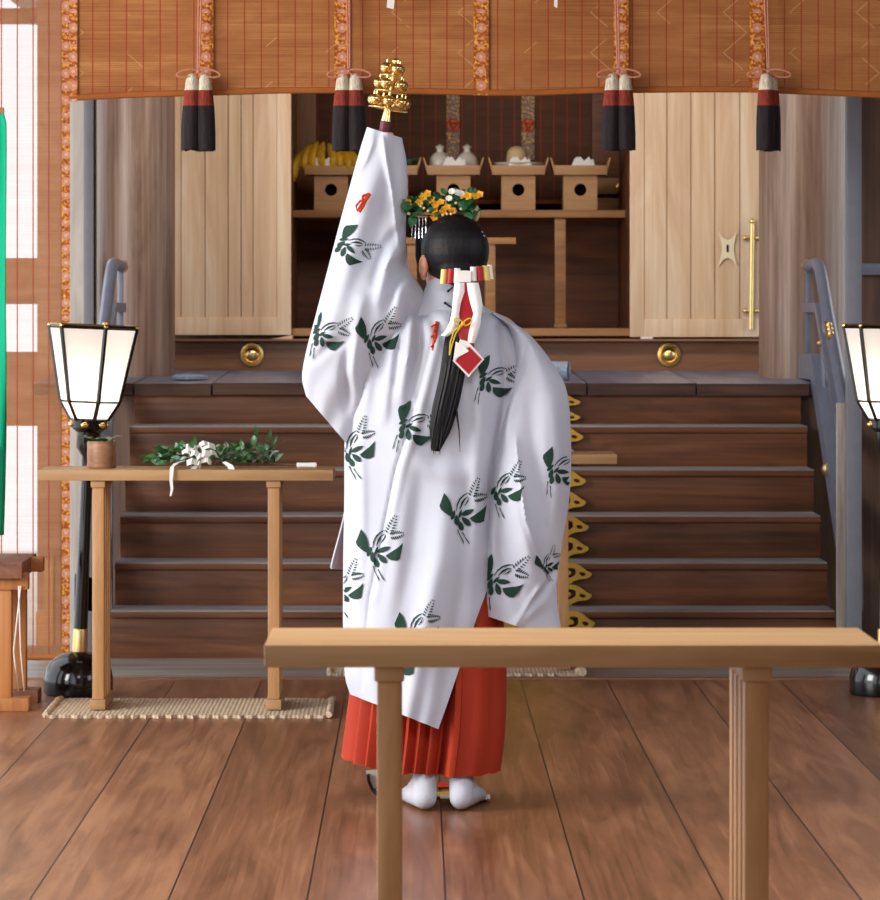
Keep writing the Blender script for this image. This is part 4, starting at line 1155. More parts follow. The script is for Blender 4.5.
# ---- robe panels: an outline traced down both edges, bulged in depth and creased
def seg_dist(p, a, b):
    ax, ay = a; bx, by = b; dx, dy = bx - ax, by - ay
    t = max(0, min(1, ((p[0] - ax) * dx + (p[1] - ay) * dy) / (dx * dx + dy * dy + 1e-9)))
    return math.hypot(p[0] - ax - t * dx, p[1] - ay - t * dy), t
def crease(folds, px, py):
    s = 0
    for pts, amp, wid in folds:
        best = 1e9; tt = 0; n = len(pts) - 1
        for i in range(n):
            d, t = seg_dist((px, py), pts[i], pts[i + 1])
            if d < best: best = d; tt = (i + t) / n
        fade = math.sin(PI * min(1, max(0, tt * .86 + .09))) ** .6
        s += 1.7 * amp * fade * math.exp(-(best / wid) ** 2)
    return s
def sheet(bm, Ltab, Rtab, depth, folds=(), nu=60, nv=110, dirn=-1):
    rows = []
    for j in range(nv + 1):
        v = j / nv; lx, ly = interp(Ltab, v); rx, ry = interp(Rtab, v); row = []
        for i in range(nu + 1):
            u = i / nu; px = lx + (rx - lx) * u; py = ly + (ry - ly) * u
            y = depth(u, v)
            y += dirn * crease(folds, px, py) if folds else 0
            row.append(bm.verts.new(Q(px, py, y)))
        rows.append(row)
    for j in range(nv):
        for i in range(nu): bm.faces.new((rows[j][i], rows[j][i + 1], rows[j + 1][i + 1], rows[j + 1][i]))
    return rows
def solid_obj(name, bm, mat, parent, thick=.004):
    """give a sheet real cloth thickness"""
    bmesh.ops.recalc_face_normals(bm, faces=bm.faces[:])
    bmesh.ops.solidify(bm, geom=bm.faces[:], thickness=thick)
    return obj(name, bm, mat, parent, 60)
def bulge(u, p): return max(0.0, 1 - abs(2 * u - 1) ** p)

# crane motif in its own pixels (y down), centre 0,0
def leaf_poly(bx, by, tx, ty, w, blunt=.0, n=7):
    dx, dy = tx - bx, ty - by; L = math.hypot(dx, dy); ux, uy = dx / L, dy / L; nx, ny = -uy, ux
    up, dn = [], []
    for k in range(n + 1):
        t = k / n; h = w / 2 * (math.sin(PI * t ** (.8 if not blunt else 1.0)) ** .8 if t < 1 else 0)
        if blunt and .6 < t < 1: h = max(h, w / 2 * .8)
        up.append((bx + ux * L * t + nx * h, by + uy * L * t + ny * h)); dn.append((bx + ux * L * t - nx * h, by + uy * L * t - ny * h))
    return [up, dn]
def motif():
    M_ = []; K = 4.5
    def rails(up, dn): M_.append([[(x / K, y / K) for x, y in up], [(x / K, y / K) for x, y in dn]])
    def add(bx, by, tx, ty, w, blunt=0): M_.append(leaf_poly(bx / K, by / K, tx / K, ty / K, w / K, blunt))
    def stroke(pts, ws):
        up, dn = [], []
        for i, (x, y) in enumerate(pts):
            x0, y0 = pts[max(i - 1, 0)]; x1, y1 = pts[min(i + 1, len(pts) - 1)]; L = math.hypot(x1 - x0, y1 - y0); nx, ny = -(y1 - y0) / L, (x1 - x0) / L
            up.append((x + nx * ws[i] / 2, y + ny * ws[i] / 2)); dn.append((x - nx * ws[i] / 2, y - ny * ws[i] / 2))
        rails(up, dn)
    rails([(-46, 8), (-46, -14), (-50, -38), (-58, -62), (-70, -82), (-85, -100)], [(-46, 8), (-66, 0), (-84, -12), (-100, -26), (-106, -42), (-85, -100)])
    rails([(30, 14), (45, 4), (62, -8), (80, -20), (94, -32), (107, -47)], [(30, 14), (42, 28), (58, 35), (77, 36), (95, 28), (107, -47)])
    add(-52, 22, -36, -24, 18); add(-24, 48, -31, -2, 24); add(-2, 70, -18, 26, 24); add(34, 48, -6, 8, 26); add(-8, 0, 50, -26, 23); add(-18, 14, -6, -26, 13)
    stroke([(-29, -18), (-26, -46), (-14, -72), (4, -90), (24, -101)], [3, 6, 7, 6, 2]); stroke([(-13, -26), (-4, -54), (8, -72), (22, -84)], [3, 10, 7, 2]); stroke([(6, -42), (20, -60), (27, -80)], [2, 6, 2])
    for (x0, y0, x1, y1) in ((36, -78, 70, -166), (44, -74, 106, -86)):
        dx, dy = x1 - x0, y1 - y0; L = math.hypot(dx, dy); ux, uy = dx / L, dy / L
        for k in range(7):
            t = .1 + .14 * k
            for s_ in (-1, 1):
                cx, cy = x0 + dx * t, y0 + dy * t; w = 22 * math.sin(PI * min(.93, .3 + t * .65))
                add(cx - s_ * uy * 4, cy + s_ * ux * 4, cx - s_ * uy * w + ux * 8, cy + s_ * ux * w + uy * 8, 6)
    stroke([(-24, 64), (-12, 94), (0, 116), (4, 130)], [5, 3, 5, 2]); stroke([(-2, 78), (10, 100), (22, 118), (30, 130)], [5, 3, 5, 2])
    return M_
MOTIF = motif()
def print_motifs(bm_src, spots):
    """lay printed cranes on the cloth, moved onto its outer face"""
    bvh = BVHTree.FromBMesh(bm_src); out = []
    for (cx, cy, rot, sc, flip) in spots:
        ca, sa = math.cos(math.radians(rot)), math.sin(math.radians(rot))
        def tr(p):
            x, y = p[0] * sc * (-1 if flip else 1), p[1] * sc
            return (cx + x * ca - y * sa, cy + x * sa + y * ca)
        for up, dn in MOTIF:
            prev = None; n = len(up)
            for k in range(n):
                a, c = tr(up[k]), tr(dn[k]); row = []
                for m in range(4):
                    t = m / 3; p = Q(a[0] + (c[0] - a[0]) * t, a[1] + (c[1] - a[1]) * t, -2); e = Q(a[0] + (c[0] - a[0]) * t, a[1] + (c[1] - a[1]) * t, 0)
                    hit = bvh.ray_cast(p, (e - p).normalized(), 4)[0]
                    row.append(hit + Vector((0, -.0036, 0)) if hit else None)
                if prev:
                    for m in range(3):
                        q = (prev[m], prev[m + 1], row[m + 1], row[m])
                        if all(q): out.append(q)
                prev = row
    return out
def add_prints(bm, quads):
    for q in quads:
        try:
            f = bm.faces.new([bm.verts.new(p) for p in q]); f.material_index = 1
        except ValueError: pass

# back panel
BL = [(0, 433, 285), (.03, 424, 297), (.07, 408, 307), (.12, 384, 322), (.18, 364, 350), (.25, 353, 382), (.35, 346, 430), (.5, 345, 500), (.65, 344, 570), (.8, 344, 630), (.93, 346, 676), (1, 351, 694)]
BR = [(0, 472, 285), (.03, 481, 304), (.07, 492, 312), (.12, 512, 322), (.18, 528, 345), (.25, 536, 375), (.35, 530, 430), (.5, 510, 505), (.65, 493, 570), (.8, 473, 626), (.93, 451, 692), (1, 438, 729)]
def body_depth(u, v):
    el, er, T, p = interp([(0, -.03, -.03, .035, 2.2), (.05, -.01, -.01, .07, 2.4), (.12, .0, .0, .115, 2.6), (.25, .0, .02, .135, 2.6), (.45, .01, .03, .13, 2.6), (.65, .02, .085, .135, 2.6), (.8, .03, .15, .105, 2.4), (1, .05, .2, .07, 2.2)], v)
    wob = .006 * math.sin(u * 17 + v * 3) * min(1, v * 2) * bulge(u, 3) + .004 * math.sin(u * 31 - v * 6) * v
    return -(el * (1 - u) + er * u + T * bulge(u, p)) - wob
BF = [([(402, 300), (392, 350), (384, 420)], .014, 5), ([(412, 296), (408, 350), (400, 400)], .016, 6), ([(388, 318), (372, 360), (362, 420)], .012, 6), ([(420, 300), (420, 345), (408, 420)], -.012, 6),
      ([(436, 330), (412, 420), (396, 470), (370, 600), (362, 690)], -.007, 2.2), ([(440, 330), (418, 420), (402, 470), (376, 600)], .006, 4),
      ([(470, 330), (480, 420), (476, 520), (468, 620)], .012, 9), ([(500, 330), (505, 400), (494, 470), (488, 540)], -.012, 6), ([(512, 340), (518, 380), (506, 440)], .012, 7),
      ([(450, 470), (440, 560), (415, 660)], .012, 12), ([(470, 480), (462, 580), (442, 690)], -.010, 8), ([(420, 480), (405, 580), (385, 680)], -.008, 9), ([(360, 420), (362, 520), (356, 650)], .010, 6), ([(352, 430), (351, 520), (350, 640)], -.006, 4),
      ([(392, 430), (430, 470), (470, 480)], .006, 9), ([(382, 380), (420, 410), (450, 430)], .006, 8), ([(395, 300), (430, 318), (445, 340)], -.010, 6)]
def make_robe():
    b = B(); sheet(b, BL, BR, body_depth, BF, 90, 150)
    bmesh.ops.recalc_face_normals(b, faces=b.faces[:]); bmesh.ops.solidify(b, geom=b.faces[:], thickness=.003)
    pr = print_motifs(b, [(376, 340, 8, .95, 0), (410, 428, 42, .95, 0), (353, 452, -4, .95, 0), (463, 515, 0, 1.0, 0), (379, 552, 2, 1.0, 0), (490, 381, 40, .9, 0), (416, 634, 4, .95, 0), (394, 668, 0, .9, 0), (342, 592, 0, .9, 0)])
    add_prints(b, pr)
    robe = obj('crane_robe', b, [M['robe'], M['print']], person, 60)
    robe['label'] = 'white ceremonial robe printed with dark green cranes'
    # front panel, its lower corner showing at the left
    b = B()
    FL = [(0, 440, 290), (.08, 408, 312), (.2, 366, 360), (.4, 350, 430), (.6, 346, 500), (.85, 331, 563), (1, 331, 569)]
    FR = [(0, 465, 290), (.08, 490, 315), (.2, 520, 360), (.4, 515, 430), (.6, 500, 500), (.85, 490, 570), (1, 488, 580)]
    sheet(b, FL, FR, lambda u, v: .005 + (.05 + .09 * min(1, v * 4)) * bulge(u, 2.5) + .01 * math.sin(u * 20) * bulge(u, 3), (), 40, 50)
    solid_obj('front_panel', b, M['robe'], robe)
    # standing collar
    b = B(); N = 40; rings = []
    for k, (py, rx, ry, dy) in enumerate(((322, .125, .09, .0), (306, .092, .082, .0), (294, .072, .072, .004), (285, .062, .064, .006), (286, .057, .059, .006), (300, .062, .062, .0))):
        rings.append([b.verts.new(Q(450, py, dy) + Vector((rx * math.cos(2 * PI * i / N), ry * math.sin(2 * PI * i / N), .012 * math.sin(2 * PI * i / N) * -1 + .008 * math.cos(2 * PI * i / N + 2)))) for i in range(N)])
    for k in range(len(rings) - 1):
        for i in range(N): b.faces.new((rings[k][i], rings[k][(i + 1) % N], rings[k + 1][(i + 1) % N], rings[k + 1][i]))
    obj('collar', b, M['robe'], robe, 60)
    for p0, p1 in (((448, 291), (453, 287)), ((445, 303), (452, 308))):
        b = B(); a, c = Q(p0[0], p0[1], -.088), Q(p1[0], p1[1], -.088); tube(b, [a, c], .0024, 6); ball(b, a, .0042, 8)
        obj('black_stitch', b, M['black_lacquer'], robe)
    # raised left sleeve: a closed bag narrowing to the cuff
    SL = [(0, 367, 127), (.08, 361, 146), (.2, 352, 178), (.35, 340, 222), (.5, 328, 268), (.65, 316, 314), (.8, 306, 352), (.92, 302, 378), (1, 306, 396)]
    SR = [(0, 402, 138), (.08, 406, 158), (.2, 407.5, 185), (.35, 406, 235), (.46, 409, 268), (.55, 424, 294), (.65, 420, 322), (.8, 392, 370), (.92, 360, 415), (1, 346, 443)]
    def sd(sign):
        def f(u, v):
            T = interp([(0, .036), (.2, .05), (.4, .06), (.55, .085), (.7, .085), (.9, .04), (1, .02)], v)[0]
            c = interp([(0, 0), (.4, -.01), (.6, -.035), (.8, -.03), (1, -.02)], v)[0]
            w = .005 * math.sin(u * 13 + v * 9) * bulge(u, 3)
            if v > .22: w += .005 * math.sin(v * 40 + u * 6) * bulge(u, 3) * max(0, u - .35) * (1 if v < .6 else .3)
            return c + sign * (T * bulge(u, 2.3) ** .8 + w)
        return f
    SF = [([(383, 138), (390, 180), (395, 215), (400, 255)], .006, 2.0), ([(374, 140), (366, 160), (358, 172)], .005, 3), ([(383, 140), (392, 190), (396, 235)], .008, 4), ([(376, 150), (352, 240), (322, 350)], .008, 9), ([(402, 240), (388, 262), (378, 300)], .014, 6), ([(408, 262), (394, 280), (386, 312)], -.012, 5), ([(412, 275), (400, 295), (396, 330)], .014, 6),
          ([(400, 228), (384, 246), (374, 280)], -.010, 5), ([(404, 250), (392, 258), (384, 268)], .012, 4), ([(352, 330), (345, 370), (348, 410)], -.014, 5), ([(362, 300), (352, 345), (356, 400)], .014, 7), ([(386, 190), (372, 240), (350, 300)], -.006, 8), ([(315, 360), (330, 345), (352, 340)], -.008, 5)]
    b = B(); r1 = sheet(b, SL, SR, sd(-1), SF, 54, 110); r2 = sheet(b, SL, SR, sd(1), (), 54, 110)
    pr = print_motifs(b, [(347, 247, 66, .85, 0), (323, 336, 36, .85, 0), (376, 340, 8, .95, 0)])
    bmesh.ops.remove_doubles(b, verts=b.verts[:], dist=.0004)
    add_prints(b, pr)
    sl = obj('raised_sleeve', b, [M['robe'], M['print']], robe, 60)
    # right sleeve hanging from the bent arm
    RL = [(0, 492, 314), (.1, 510, 330), (.2, 512, 365), (.35, 502, 415), (.5, 493, 470), (.7, 486, 540), (.88, 484, 590), (1, 487, 616)]
    RR = [(0, 494, 312), (.05, 512, 322), (.1, 530, 335), (.17, 549, 358), (.26, 566, 388), (.4, 571, 440), (.55, 570, 490), (.7, 563, 540), (.82, 557, 585), (.92, 559, 615), (1, 563, 642)]
    def rd(sign):
        def f(u, v):
            T = interp([(0, .02), (.1, .07), (.25, .085), (.5, .08), (.75, .065), (1, .035)], v)[0]
            c = interp([(0, -.03), (.1, -.045), (.3, -.07), (.6, -.085), (1, -.1)], v)[0]
            w = .006 * math.sin(u * 9 + v * 4) * min(1, v * 3) * bulge(u, 3)
            return c + sign * (T * bulge(u, 2.2) ** .8 + w)
        return f
    RF = [([(516, 440), (520, 480), (526, 520), (546, 575)], .008, 2.2), ([(548, 577), (532, 598), (513, 628)], .006, 2.0), ([(528, 350), (506, 410), (498, 450)], -.010, 3.5), ([(522, 355), (512, 395), (502, 440)], .010, 5), ([(510, 430), (520, 520), (545, 600)], .013, 9), ([(530, 400), (540, 500), (550, 570)], -.012, 9), ([(556, 400), (560, 470), (552, 540)], .010, 7),
          ([(495, 500), (505, 560), (525, 620)], -.010, 7), ([(540, 600), (520, 622), (505, 635)], .012, 5), ([(560, 560), (540, 598), (515, 628)], -.008, 4), ([(500, 460), (494, 520), (492, 580)], .008, 5)]
    b = B(); sheet(b, RL, RR, rd(-1), RF, 50, 110); sheet(b, RL, RR, rd(1), (), 50, 110)
    pr = print_motifs(b, [(558, 472, 28, .9, 0), (498, 582, 28, 1.0, 0), (548, 566, -6, .55, 0), (502, 492, 8, .9, 0)])
    bmesh.ops.remove_doubles(b, verts=b.verts[:], dist=.0004)
    add_prints(b, pr)
    obj('right_sleeve', b, [M['robe'], M['print']], robe, 60)
    # vermilion tie on the raised sleeve and on the shoulder seam
    b = B(); dy = -.088
    tube(b, [Q(370, 194, dy), Q(366, 199, dy - .006), Q(362, 207, dy), Q(359, 212, dy)], [.005, .006, .006, .005], 8)
    tube(b, [Q(369, 194, dy), Q(363, 196, dy - .006), Q(362, 203, dy - .006), Q(367, 199, dy - .008), Q(369, 194, dy)], .0042, 8)
    tube(b, [Q(362, 203, dy - .006), Q(357, 211, dy), Q(356, 206, dy - .003), Q(361, 200, dy)], .003, 8)
    tie = obj('vermilion_tie', b, M['red_cord'], robe)
    b = B(); tube(b, [Q(437, 322, -.112), Q(435, 335, -.128), Q(433.5, 351, -.138)], [.0055, .0065, .0055], 8)
    for k in range(5): tube(b, [Q(436 - k * .4, 324 + k * 5, -.124 - k * .003), Q(431 + 3 * (k % 2), 327 + k * 5, -.13 - k * .003)], .0025, 6)
    obj('vermilion_tie', b, M['red_cord'], robe)
make_robe()

# ---- red pleated hakama
def make_hakama():
    b = B(); N = 260; nv = 40; rings = []
    for j in range(nv + 1):
        v = j / nv
        py = 555 + (767 - 555) * v
        lx, rx = interp([(0, 362, 498), (.3, 356, 503), (.55, 352, 506), (.8, 346, 505), (1, 341, 500)], v)
        cx = (lx + rx) / 2; a = (rx - lx) / 2 / S; bb = .125 + .045 * v
        ring = []
        for i in range(N):
            t = 2 * PI * i / N
            x = math.cos(t); y = math.sin(t)
            # pleats: knife folds, deep across the left and middle of the back, one broad smooth panel at right
            pl = 0.0
            if y < .35:
                u = (x + 1) / 2
                dens = (u * 13.0) % 1.0
                k = 1.0 if u < .60 else .0
                pl = -(.032 * (dens if dens < .8 else (1 - dens) * 4)) * k * (.25 + .75 * v)
                if .60 <= u < .66: pl -= .045 * math.sin((u - .60) / .06 * PI) * (.3 + .7 * v)   # deep gap between the legs
                if u > .66: pl += .016 * (1 - ((u - .83) / .17) ** 2) + .004 * math.sin(u * 40) + (.010 if u < .70 else 0) 
            else: pl = .012 * math.sin(t * 22) * v
            r = 1 + pl / .14
            dz = 0
            if v > .5:
                w = (v - .5) * 2
                if x > .2 and y < .3: dz = -.006 * w
                if x < -.3: dz = .028 * w * (-x - .3) / .7
                dz += .0015 * w * math.sin(t * 18)
            p = Q(cx, py, 0); ring.append(b.verts.new((p.x + a * x * (1 + (r - 1) * .3), YC - .012 + bb * y * r, p.z + dz)))
        rings.append(ring)
    for j in range(nv):
        for i in range(N): b.faces.new((rings[j][i], rings[j][(i + 1) % N], rings[j + 1][(i + 1) % N], rings[j + 1][i]))
    b.faces.new(rings[0])
    o = obj('red_hakama', b, M['hakama'], person, 50)
    o['label'] = 'vermilion pleated divided skirt'
make_hakama()

# ---- white split-toed socks
def make_tabi(ax, tx):
    b = B(); an = Vector((X(ax, 10.295), 10.295, .08)); fd = Vector((tx, 1, 0)).normalized(); hl = Vector((an.x, an.y - .025, .036)); sd_ = Vector((fd.y, -fd.x, 0))
    capsule(b, [an + Vector((0, .06, .13)), an + Vector((0, .012, .035)), an, hl], [.043, .034, .033, .032])
    capsule(b, [hl, hl + fd * .08 + Vector((0, 0, .002)), hl + fd * .13 + Vector((0, 0, -.008))], [.032, .034, .026])
    capsule(b, [an, hl + fd * .1], [.033, .03])
    s = 1 if tx < 0 else -1
    capsule(b, [hl + fd * .12 + sd_ * s * .018, hl + fd * .175 + sd_ * s * .018 - Vector((0, 0, .014))], [.016, .014]); capsule(b, [hl + fd * .12 - sd_ * s * .012, hl + fd * .165 - sd_ * s * .014 - Vector((0, 0, .014))], [.02, .016])
    me = blob('tabi_sock', b, .004, 5)
    for v in me.vertices: v.co.z = max(v.co.z, .002)
    me.materials.append(M['tabi']); me.materials.append(M['sole'])
    for p in me.polygons:
        if p.center.z < .006: p.material_index = 1
    o = bpy.data.objects.new('tabi_sock', me); COL.objects.link(o)
    me.transform(Matrix.Translation(-ORG[person.name])); o.parent = person; ORG[o.name] = ORG[person.name].copy()
make_tabi(425, -.28); make_tabi(461, .27)

# ---- hair, ponytail
def make_hair():
    b = B()
    ball(b, hd(.002, -.016, .014), 1, 28, (.092, .1, .1), HEADROT); ball(b, hd(.0, -.05, -.03), 1, 20, (.07, .06, .055), HEADROT)
    ball(b, hd(0, .035, .045), 1, 20, (.082, .062, .06), HEADROT)
    ball(b, Q(462, 278, -.075), .034, 14)
    for s in (-1, 1): capsule(b, [hd(s * .074, .05, .05), hd(s * .08, .047, .0), hd(s * .077, .047, -.03)], [.013, .009, .004])
    me = blob('hair', b, .004, 4); me.materials.append(M['hair'])
    o = bpy.data.objects.new('hair', me); COL.objects.link(o); me.transform(Matrix.Translation(-ORG[person.name])); o.parent = person; ORG[o.name] = ORG[person.name].copy()
    o['label'] = 'black hair gathered into a low ponytail'
    b = B(); N = 40
    tab = [(0, 463, 284, -.085, .022, .018), (.2, 460, 312, -.135, .024, .016), (.4, 457, 342, -.165, .034, .015), (.6, 452, 376, -.178, .034, .015), (.78, 445, 408, -.18, .034, .014), (.9, 440, 430, -.178, .028, .011), (1, 436, 450, -.174, .010, .004)]
    rings = []; nv = 60
    for j in range(nv + 1):
        px, py, dy, rx, ry = interp(tab, j / nv); c = Q(px, py, dy)
        rings.append([b.verts.new(c + Vector((rx * math.cos(2 * PI * i / N), ry * math.sin(2 * PI * i / N) * (1 + .14 * math.sin(i * 2.7 + 1)) , .004 * math.sin(i * 1.9)))) for i in range(N)])
    for j in range(nv):
        for i in range(N): b.faces.new((rings[j][i], rings[j][(i + 1) % N], rings[j + 1][(i + 1) % N], rings[j + 1][i]))
    b.faces.new(rings[0]); b.faces.new(rings[-1])
    tube(b, [Q(456, 408, -.185), Q(459, 430, -.184), Q(460, 452, -.182)], [.004, .0022, .0008], 6)
    for k in range(10):
        x0 = random.uniform(434, 452); tube(b, [Q(x0, 425, -.186), Q(x0 - 3, 446, -.183), Q(x0 - 4 + random.uniform(-2, 2), 446 + random.uniform(2, 9), -.182)], [.004, .002, .0006], 5)
    obj('ponytail', b, M['hair'], o, 60)
make_hair()

# ---- ribbon rolls, paper wrap and tag in the hair
def hair_ribbon():
    dy = -.128
    c = Q(465, 276, dy)
    b = B(); pa = [(c.x - .018, c.z + .015), (c.x + .016, c.z + .014), (c.x + .016, c.z - .016), (c.x - .018, c.z - .017)]
    prism(b, pa, c.y - .004, c.y + .02); rb = obj('hair_ribbon', b, M['white_silk'], person); rb['label'] = 'row of rolled yellow, red and white ribbons behind the head'
    for (px, py, mt, tl) in ((444, 276.5, 'yellow_roll', -.1), (451, 276, 'red_satin', -.08), (457, 275.5, 'white_silk', -.05), (473.5, 274, 'white_silk', .04), (479.5, 273.5, 'red_satin', .06), (486, 273, 'yellow_roll', .1), (490.5, 272, 'white_silk', .12)):
        b = B(); p = Q(px, py, dy + abs(px - 465) * .0009)
        r = .0098 if mt != 'white_silk' else .0082
        if px > 490: r = .006
        ax = Vector((-tl, 0, 1)).normalized(); hl = .0195
        N = 20; rings = []
        for (rr, h) in ((r * .55, -hl + .004), (r * .6, -hl), (r, -hl), (r, hl), (r * .6, hl), (r * .55, hl - .004)):
            rings.append([b.verts.new(p + ax * h + Vector((rr * math.cos(2 * PI * i / N), rr * math.sin(2 * PI * i / N), 0))) for i in range(N)])
        for k in range(5):
            for i in range(N): b.faces.new((rings[k][i], rings[k][(i + 1) % N], rings[k + 1][(i + 1) % N], rings[k + 1][i]))
        b.faces.new(rings[0]); b.faces.new(rings[-1])
        obj('ribbon_roll', b, M[mt], rb)
    # white paper sheath with red lining over the ponytail
    d0, d1 = -.128, -.192
    def strip(pts, off, mt, name):
        b = B(); n = len(pts); fr = []; bk = []
        for (xa, xb, py) in pts:
            t = (py - 283) / 45.0; y = d0 + (d1 - d0) * max(0, min(1, t)) + off
            row = [b.verts.new(Q(xa + (xb - xa) * k / 6, py, y - .008 * math.sin(PI * k / 6))) for k in range(7)]; fr.append(row)
        for i in range(n - 1):
            for k in range(6): b.faces.new((fr[i][k], fr[i][k + 1], fr[i + 1][k + 1], fr[i + 1][k]))
        bmesh.ops.recalc_face_normals(b, faces=b.faces[:]); bmesh.ops.solidify(b, geom=b.faces[:], thickness=.002)
        return obj(name, b, M[mt], rb, 60)
    strip([(457, 478, 283), (456, 479, 296), (456, 480, 310), (456, 479, 322), (459, 474, 336), (464, 474, 350)], .004, 'red_satin', 'red_lining')
    strip([(455, 464, 283), (454, 464, 292), (453, 460, 304), (452, 458.5, 314), (450, 459, 322), (446, 455, 331), (441, 447, 336)], -.004, 'tag_border', 'paper_fold')
    strip([(467, 478, 283), (468, 480, 292), (471, 482, 304), (474, 481, 314), (471, 480, 324), (469, 477, 334), (468, 474, 343)], -.004, 'tag_border', 'paper_fold')
    # diamond tag
    y = -.205
    def poly(pts, ya, yb, mt, name):
        b = B(); prism(b, [(Q(a, c).x, Q(a, c).z) for a, c in pts], YC + ya, YC + yb); return obj(name, b, M[mt], rb)
    poly([(452, 360), (467.5, 376), (483, 358.5), (467, 341), (459, 339)], y, y + .003, 'tag_border', 'hanging_tag')
    poly([(454.5, 360), (467.5, 373), (480.5, 358.5), (468, 346)], y - .0025, y, 'red_satin', 'tag_face')
    poly([(455, 341), (452.5, 359), (468, 350.5), (463, 345)], y - .005, y - .0025, 'tag_border', 'paper_fold')
    # yellow cord
    b = B(); yy = -.208
    for s in (-1, 1): tube(b, [Q(463 + s * (5 - 5 * math.cos(a)) * .9, 324 - 3 * math.sin(a) - 2 * (1 - math.cos(a)), yy) for a in [2 * PI * k / 14 for k in range(15)]], .0022, 6)
    ball(b, Q(463, 324, yy), .006, 8)
    tube(b, [Q(462, 325, yy), Q(454, 331, yy), Q(450.5, 342, yy), Q(449.5, 355, yy)], .0022, 6); tube(b, [Q(462, 325, yy), Q(456, 333, yy), Q(452, 345, yy), Q(449.5, 355, yy)], .0022, 6)
    obj('yellow_cord', b, M['yellow_cord'], rb)
hair_ribbon()

# ---- flower crown
def flower_crown():
    rnd = random.Random(11)
    b = B(); c = Q(443, 214, .03)
    tube(b, [c + Vector((.095 * math.cos(a), .06 * math.sin(a), 0)) for a in [2 * PI * k / 24 for k in range(25)]], .004, 6, False)
    fc = obj('flower_crown', b, M['brass'], person); fc['label'] = 'crown of yellow flowers and green leaves with silver dangles'
    b = B()
    for _ in range(170):
        px = rnd.uniform(408, 478); py = rnd.uniform(193, 216) + (4 if px < 425 else 0)
        p = Q(px, py, rnd.uniform(-.03, .07))
        leaf(b, p, (rnd.uniform(-1, 1), rnd.uniform(-.8, .3), rnd.uniform(-.5, .9)), (0, -1, .3), rnd.uniform(.018, .03), .016)
    for (px, py, dx, dz) in ((474, 200, .1, 1), (470, 206, -.3, .7), (468, 208, -.6, .3), (414, 216, -.3, -1), (412, 207, -1, .2), (470, 212, -.2, -.6)):
        leaf(b, Q(px, py, -.03), (dx, -.1, dz), (0, -1, .1), .034, .028)
    obj('leaf_spray', b, M['crown_leaf'], fc)
    def flower(px, py, dy, r, mt, pet=6):
        b = B(); p = Q(px, py, dy); nv = Vector((rnd.uniform(-.5, .5), -1, rnd.uniform(.0, .8))).normalized(); a, c_ = frame_of(nv)
        for k in range(pet):
            t = 2 * PI * k / pet; d = a * math.cos(t) + c_ * math.sin(t)
            leaf(b, p, d + nv * .35, nv, r, r * 1.0)
        ball(b, p + nv * .002, r * .22, 8); obj('flower', b, M[mt], fc)
    for (px, py) in ((423, 197), (428, 194), (419, 203), (436, 205), (441, 203), (447, 208), (435, 210), (453, 211), (432, 200), (468, 196), (474, 197), (463, 195), (480, 195), (408, 203), (434, 217), (443, 211)):
        flower(px, py, -.045 + rnd.uniform(-.01, .02), .0135, 'flower_yellow', 5)
    for (px, py) in ((452, 192), (457, 193), (461, 194), (449, 199)): flower(px, py, -.04, .0115, 'flower_white', 8)
    b = B()
    for (px, py) in ((424, 208), (421, 206), (456, 203), (447, 214), (451, 214), (428, 211), (461, 209), (443, 215)): ball(b, Q(px, py, -.055), .004, 8)
    obj('bead', b, M['mochi'], fc)
    for k, px in enumerate((412, 415.5, 419, 422.5, 426)):
        b = B(); p = Q(px, 219 - k * .6, -.02)
        for q in range(5): tube(b, [p - Vector((0, 0, .0115 * q)), p - Vector((0, 0, .0115 * q + .01))], [.0011, .0019], 6)
        obj('silver_dangle', b, M['silver'], fc)
    b = B(); ball(b, Q(475.5, 213, .02), 1, 12, (.012, .008, .024)); obj('tan_petal', b, M['mochi'], fc)
    b = B()
    for (px, py) in ((482, 232), (484, 236), (482.5, 246)): ball(b, Q(px, py, -.055), .0035, 8)
    tube(b, [Q(432, 248.5, -.098), Q(445, 249.5, -.103)], .0012, 5); tube(b, [Q(440, 223, -.062), Q(447, 221, -.064)], .0012, 5)
    obj('hairpin', b, M['silver'], fc)
flower_crown()

